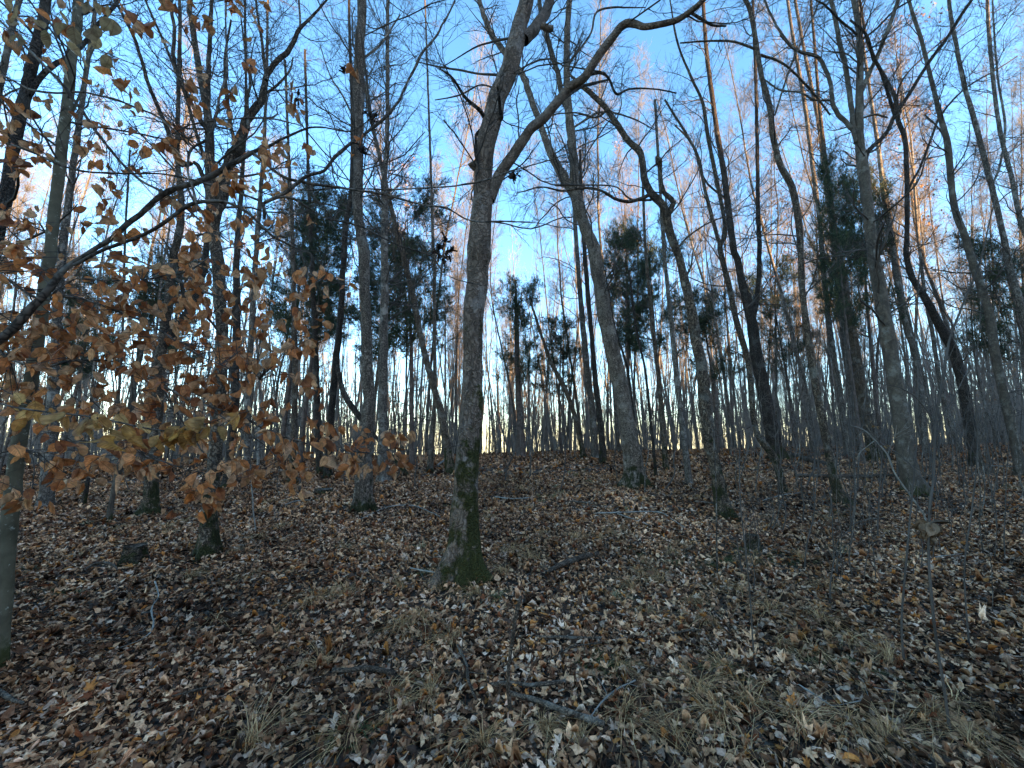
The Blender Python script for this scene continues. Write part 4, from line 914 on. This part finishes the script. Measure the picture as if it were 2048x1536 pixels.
protos = [proto_tree(100 + k, *a) for k, a in enumerate([
    (23, .080, .42, 2.6, 40, (11, 6)), (25, .105, .45, 3.0, 42, (11, 6)), (20, .062, .40, 2.2, 36, (10, 6)), (24, .072, .50, 2.2, 36, (11, 6)), (27, .125, .45, 3.4, 44, (11, 6)),
    (17, .048, .35, 1.7, 30, (9, 5)), (21, .085, .40, 2.8, 40, (11, 6)), (13, .05, .25, 1.4, 26, (9, 5)), (10, .035, .15, 1.0, 22, (8, 5))])]
leafp = [proto_tree(140, 19, .08, .35, 2.2, 32, (7, 5), .03, 900), proto_tree(141, 11, .07, .2, 1.7, 30, (7, 4), .03, 800)]
rf = np.random.default_rng(77); used = set(); cnt = 0
def place(o, x, y, s, rz, label, group, cat='tree', sz=1.0):
    c = o if o.name not in used else copy_tree(o); used.add(o.name)
    c.location = (x, y, float(gh(x, y))); c.scale = (s, s, s * sz); c.rotation_euler = (rf.normal(0, .03), rf.normal(0, .03), rz); tag(c, label, cat, group); return c
def region(x, y):
    px = proj((x, y, 1.0))[0]
    return ('left', 'on the left, behind the brown beech leaves') if px < 700 else (('middle', 'in the middle, around the central gap') if px < 1400 else ('right', 'on the right, behind the large grey tree'))
pts_used = []
tries = 0
while cnt < 268 and tries < 8000:
    tries += 1
    y = 16.5 + 34 * rf.random() ** 1.25; x = rf.uniform(-1.55, 1.55) * y
    if any((x - a) ** 2 + (y - b) ** 2 < .75 for a, b in pts_used): continue
    if y < 19 and abs(x) < 9: continue
    pxx = proj((x, y, 6))[0]
    if 990 < pxx < 1110 and y < 30 and rf.random() < .6: continue
    pts_used.append((x, y)); nm, where = region(x, y)
    u = rf.random()
    if u < .10 and cnt > 12:
        o = leafp[rf.integers(0, 2)]; lab = f'slender tree still holding some dry leaves, {where}'; grp = f'leafy thin trees in the {nm} background'
    else:
        o = protos[rf.integers(0, len(protos))]; lab = f'slender bare tree in the crowded wood {where}'; grp = f'slender bare background trees, {nm}'
    sc = rf.uniform(.75, 1.15) * (1.0 if x > 0 else .92)
    place(o, x, y, sc, rf.uniform(0, 6.28), lab, grp, sz=rf.uniform(.9, 1.2)); cnt += 1
# the rest of the wood, far behind: one mass
g = Geo(); nn = 2600; yy = rf.uniform(27, 75, nn); xx = rf.uniform(-1.5, 1.5, nn) * yy
S = np.stack([xx, yy, gh(xx, yy) - .3], -1); P, Rr = grow(S, np.stack([rf.normal(0, .09, nn), rf.normal(0, .09, nn), np.ones(nn)], -1), rf.uniform(7, 22, nn), .025 + .09 * rf.random(nn) ** 1.8, 8, .03, .03, .2, rf)
tubes(g, P, Rr, 5)
P1, R1 = kids(P, Rr, 11, .12, 1, .8, (.6, 2.4), .35, 5, .1, .12, .012, rf); tubes(g, P1, R1, 3, close=False)
P2, R2 = kids(P1, R1, 4, .2, 1, .6, (.3, 1.0), .5, 4, .1, .08, .007, rf); tubes(g, P2, R2, 3, close=False)
tag(g.build('distant_wood', M['wood']), 'far off mass of bare stems and twigs seen through the nearer trunks', 'wood', kind='stuff')
# undergrowth along the crest
g = Geo(); nn = 2600; yy = rf.uniform(14, 36, nn); xx = rf.uniform(-1.5, 1.5, nn) * yy; kp = (yy > 18) | (xx > 9); xx = xx[kp]; yy = yy[kp]; nn = len(xx)
S = np.stack([xx, yy, gh(xx, yy)], -1); P, Rr = grow(S, np.stack([rf.normal(0, .14, nn), rf.normal(0, .14, nn), np.ones(nn)], -1), rf.uniform(1.5, 8.5, nn), rf.uniform(.004, .012, nn), 8, .05, .03, .3, rf)
tubes(g, P, Rr, 4)
P1, R1 = kids(P, Rr, 9, .08, 1, .8, (.3, 1.2), .5, 4, .1, .05, .004, rf); tubes(g, P1, R1, 3, close=False)
P2, R2 = kids(P1, R1, 5, .1, 1, .7, (.15, .6), .6, 3, .1, .05, .004, rf); tubes(g, P2, R2, 3, close=False)
tag(g.build('undergrowth', M['wood']), 'thicket of thin bare shoots along the crest of the slope', 'undergrowth', kind='stuff')

# ------------------------------------------------------------------ cedars
def cedar(seed, H, z0, l, n1):
    r = np.random.default_rng(seed); root = empty('cedar_tree', (0, 0, 0))
    P, R0 = grow(np.zeros((1, 3)) + [0, 0, -.3], np.array([[r.normal(0, .03), r.normal(0, .03), 1.]]), np.array([H]), np.array([.10]), 20, .015, .02, .1, r)
    g = Geo(); tubes(g, P, R0, 10); a = g.build('trunk', M['cedarwood'], root)
    g = Geo(); P1, R1 = kids(P, R0, n1, z0, 1, 1.15, (l * .35, l), .25, 8, .10, .05, .008, r)
    # shorter towards the top
    tubes(g, P1, R1, 4, close=False)
    dead, Rd = kids(P, R0, 16, z0 * .35, z0, 1.4, (l * .2, l * .6), .2, 6, .12, -.02, .006, r); tubes(g, dead, Rd, 4, close=False)
    d2, Rd2 = kids(dead, Rd, 4, .2, 1, .7, (.1, .5), .5, 4, .12, 0, .004, r); tubes(g, d2, Rd2, 3, close=False)
    P2, R2 = kids(P1, R1, 7, .2, 1, .65, (l * .15, l * .42), .5, 6, .12, .08, .005, r); tubes(g, P2, R2, 3, close=False)
    b = g.build('branches', M['twig'], root)
    P3, R3 = kids(P2, R2, 8, .05, 1, .7, (.18, .5), .6, 5, .14, .06, .003, r)
    k = 22; B_ = len(P3); bi = np.repeat(np.arange(B_), k); t_ = r.uniform(0, 3.99, B_ * k); ii = t_.astype(int); f = (t_ - ii)[:, None]
    pos = P3[bi, ii] * (1 - f) + P3[bi, ii + 1] * f; T_ = norm(P3[bi, ii + 1] - P3[bi, ii]); d = norm(T_ + r.normal(0, .55, pos.shape)); Lf = r.uniform(.06, .15, len(pos))[:, None]
    s = norm(np.cross(d, r.normal(size=pos.shape))) * r.uniform(.004, .008, (len(pos), 1))
    V = np.stack([pos - s * .6, pos + d * Lf * .5 + s, pos + d * Lf, pos + d * Lf * .5 - s], 1).reshape(-1, 3); q = np.arange(len(pos))[:, None] * 4 + np.arange(4)[None]
    cc = np.array([(.030, .055, .032), (.042, .070, .036), (.020, .040, .026), (.065, .085, .038)])[r.integers(0, 4, B_)] * r.uniform(.8, 1.25, (B_, 1)); cc = np.repeat(np.repeat(cc, k, 0), 4, 0)
    g = Geo(); g.add(V, q, None, cc); f_ = g.build('foliage', M['cedar'], b)
    KIDS[root.name] = [a, b]; KIDS[b.name] = [f_]; return root
ced = [cedar(31, 9.5, .45, 2.3, 52), cedar(32, 9, .42, 2.7, 54), cedar(33, 8, .45, 2.2, 40)]
def at_top(px, pyt, Yd, hproto, o, label, sx=1.0):
    P = at(px, pyt, Yd); x, y = P[0], P[1]; gz = float(gh(x, y)); s = (P[2] - gz) / hproto
    c = o if o.name not in used else copy_tree(o); used.add(o.name)
    c.location = (x, y, gz); c.scale = (s * sx * 1.15, s * sx * 1.15, s); c.rotation_euler = (0, 0, rf.uniform(0, 6.28)); tag(c, label, 'cedar', 'cedars of the wood')
for px, pt, Yd, o, h_, lab, sx in [
    (1035, 590, 19.6, 1, 8.7, 'dark cedar with a ragged crown in the central gap', .72), (1118, 655, 22, 2, 7.7, 'small cedar right of the central gap cedar', .9),
    (842, 440, 15.5, 1, 8.7, 'tall dense dark cedar left of the forked tree', .85), (788, 500, 18, 0, 9.2, 'cedar behind the light grey tree', .95), 
    (640, 395, 15, 0, 9.2, 'tall cedar behind the beech leaves, nearest the straight tree', .8), (600, 440, 18, 1, 8.7, 'cedar behind the beech leaves, further back', .85), 
    (1240, 490, 17.5, 0, 9.2, 'cedar right behind the pale leaning tree', .8), (1305, 470, 18.5, 1, 8.7, 'cedar left of the crooked tree', .75),
    (1412, 590, 19.5, 2, 7.7, 'small cedar behind the crooked tree', .9), (1655, 350, 13.0, 0, 9.2, 'tall sparse cedar behind the slim mossy tree', .48), (1700, 400, 16, 2, 7.7, 'cedar close left of the large grey tree', .55),
    (2020, 480, 15, 1, 8.7, 'cedar at the right edge', .8), (1560, 560, 21, 1, 8.7, 'far cedar behind the dark forked tree', .8), (330, 520, 18, 2, 7.7, 'far cedar left of the multi stemmed tree', .9), (180, 560, 20, 0, 9.2, 'far cedar near the left edge', .8)]:
    at_top(px, pt, Yd, h_, ced[o], lab, sx)
for o in protos + leafp + ced:
    if o.name not in used:
        for ch in KIDS[o.name]: bpy.data.objects.remove(ch)
        bpy.data.objects.remove(o)
# keep categories only on top-level things
print('objects', len(SC.objects), 'faces', sum(len(m_.polygons) for m_ in bpy.data.meshes))
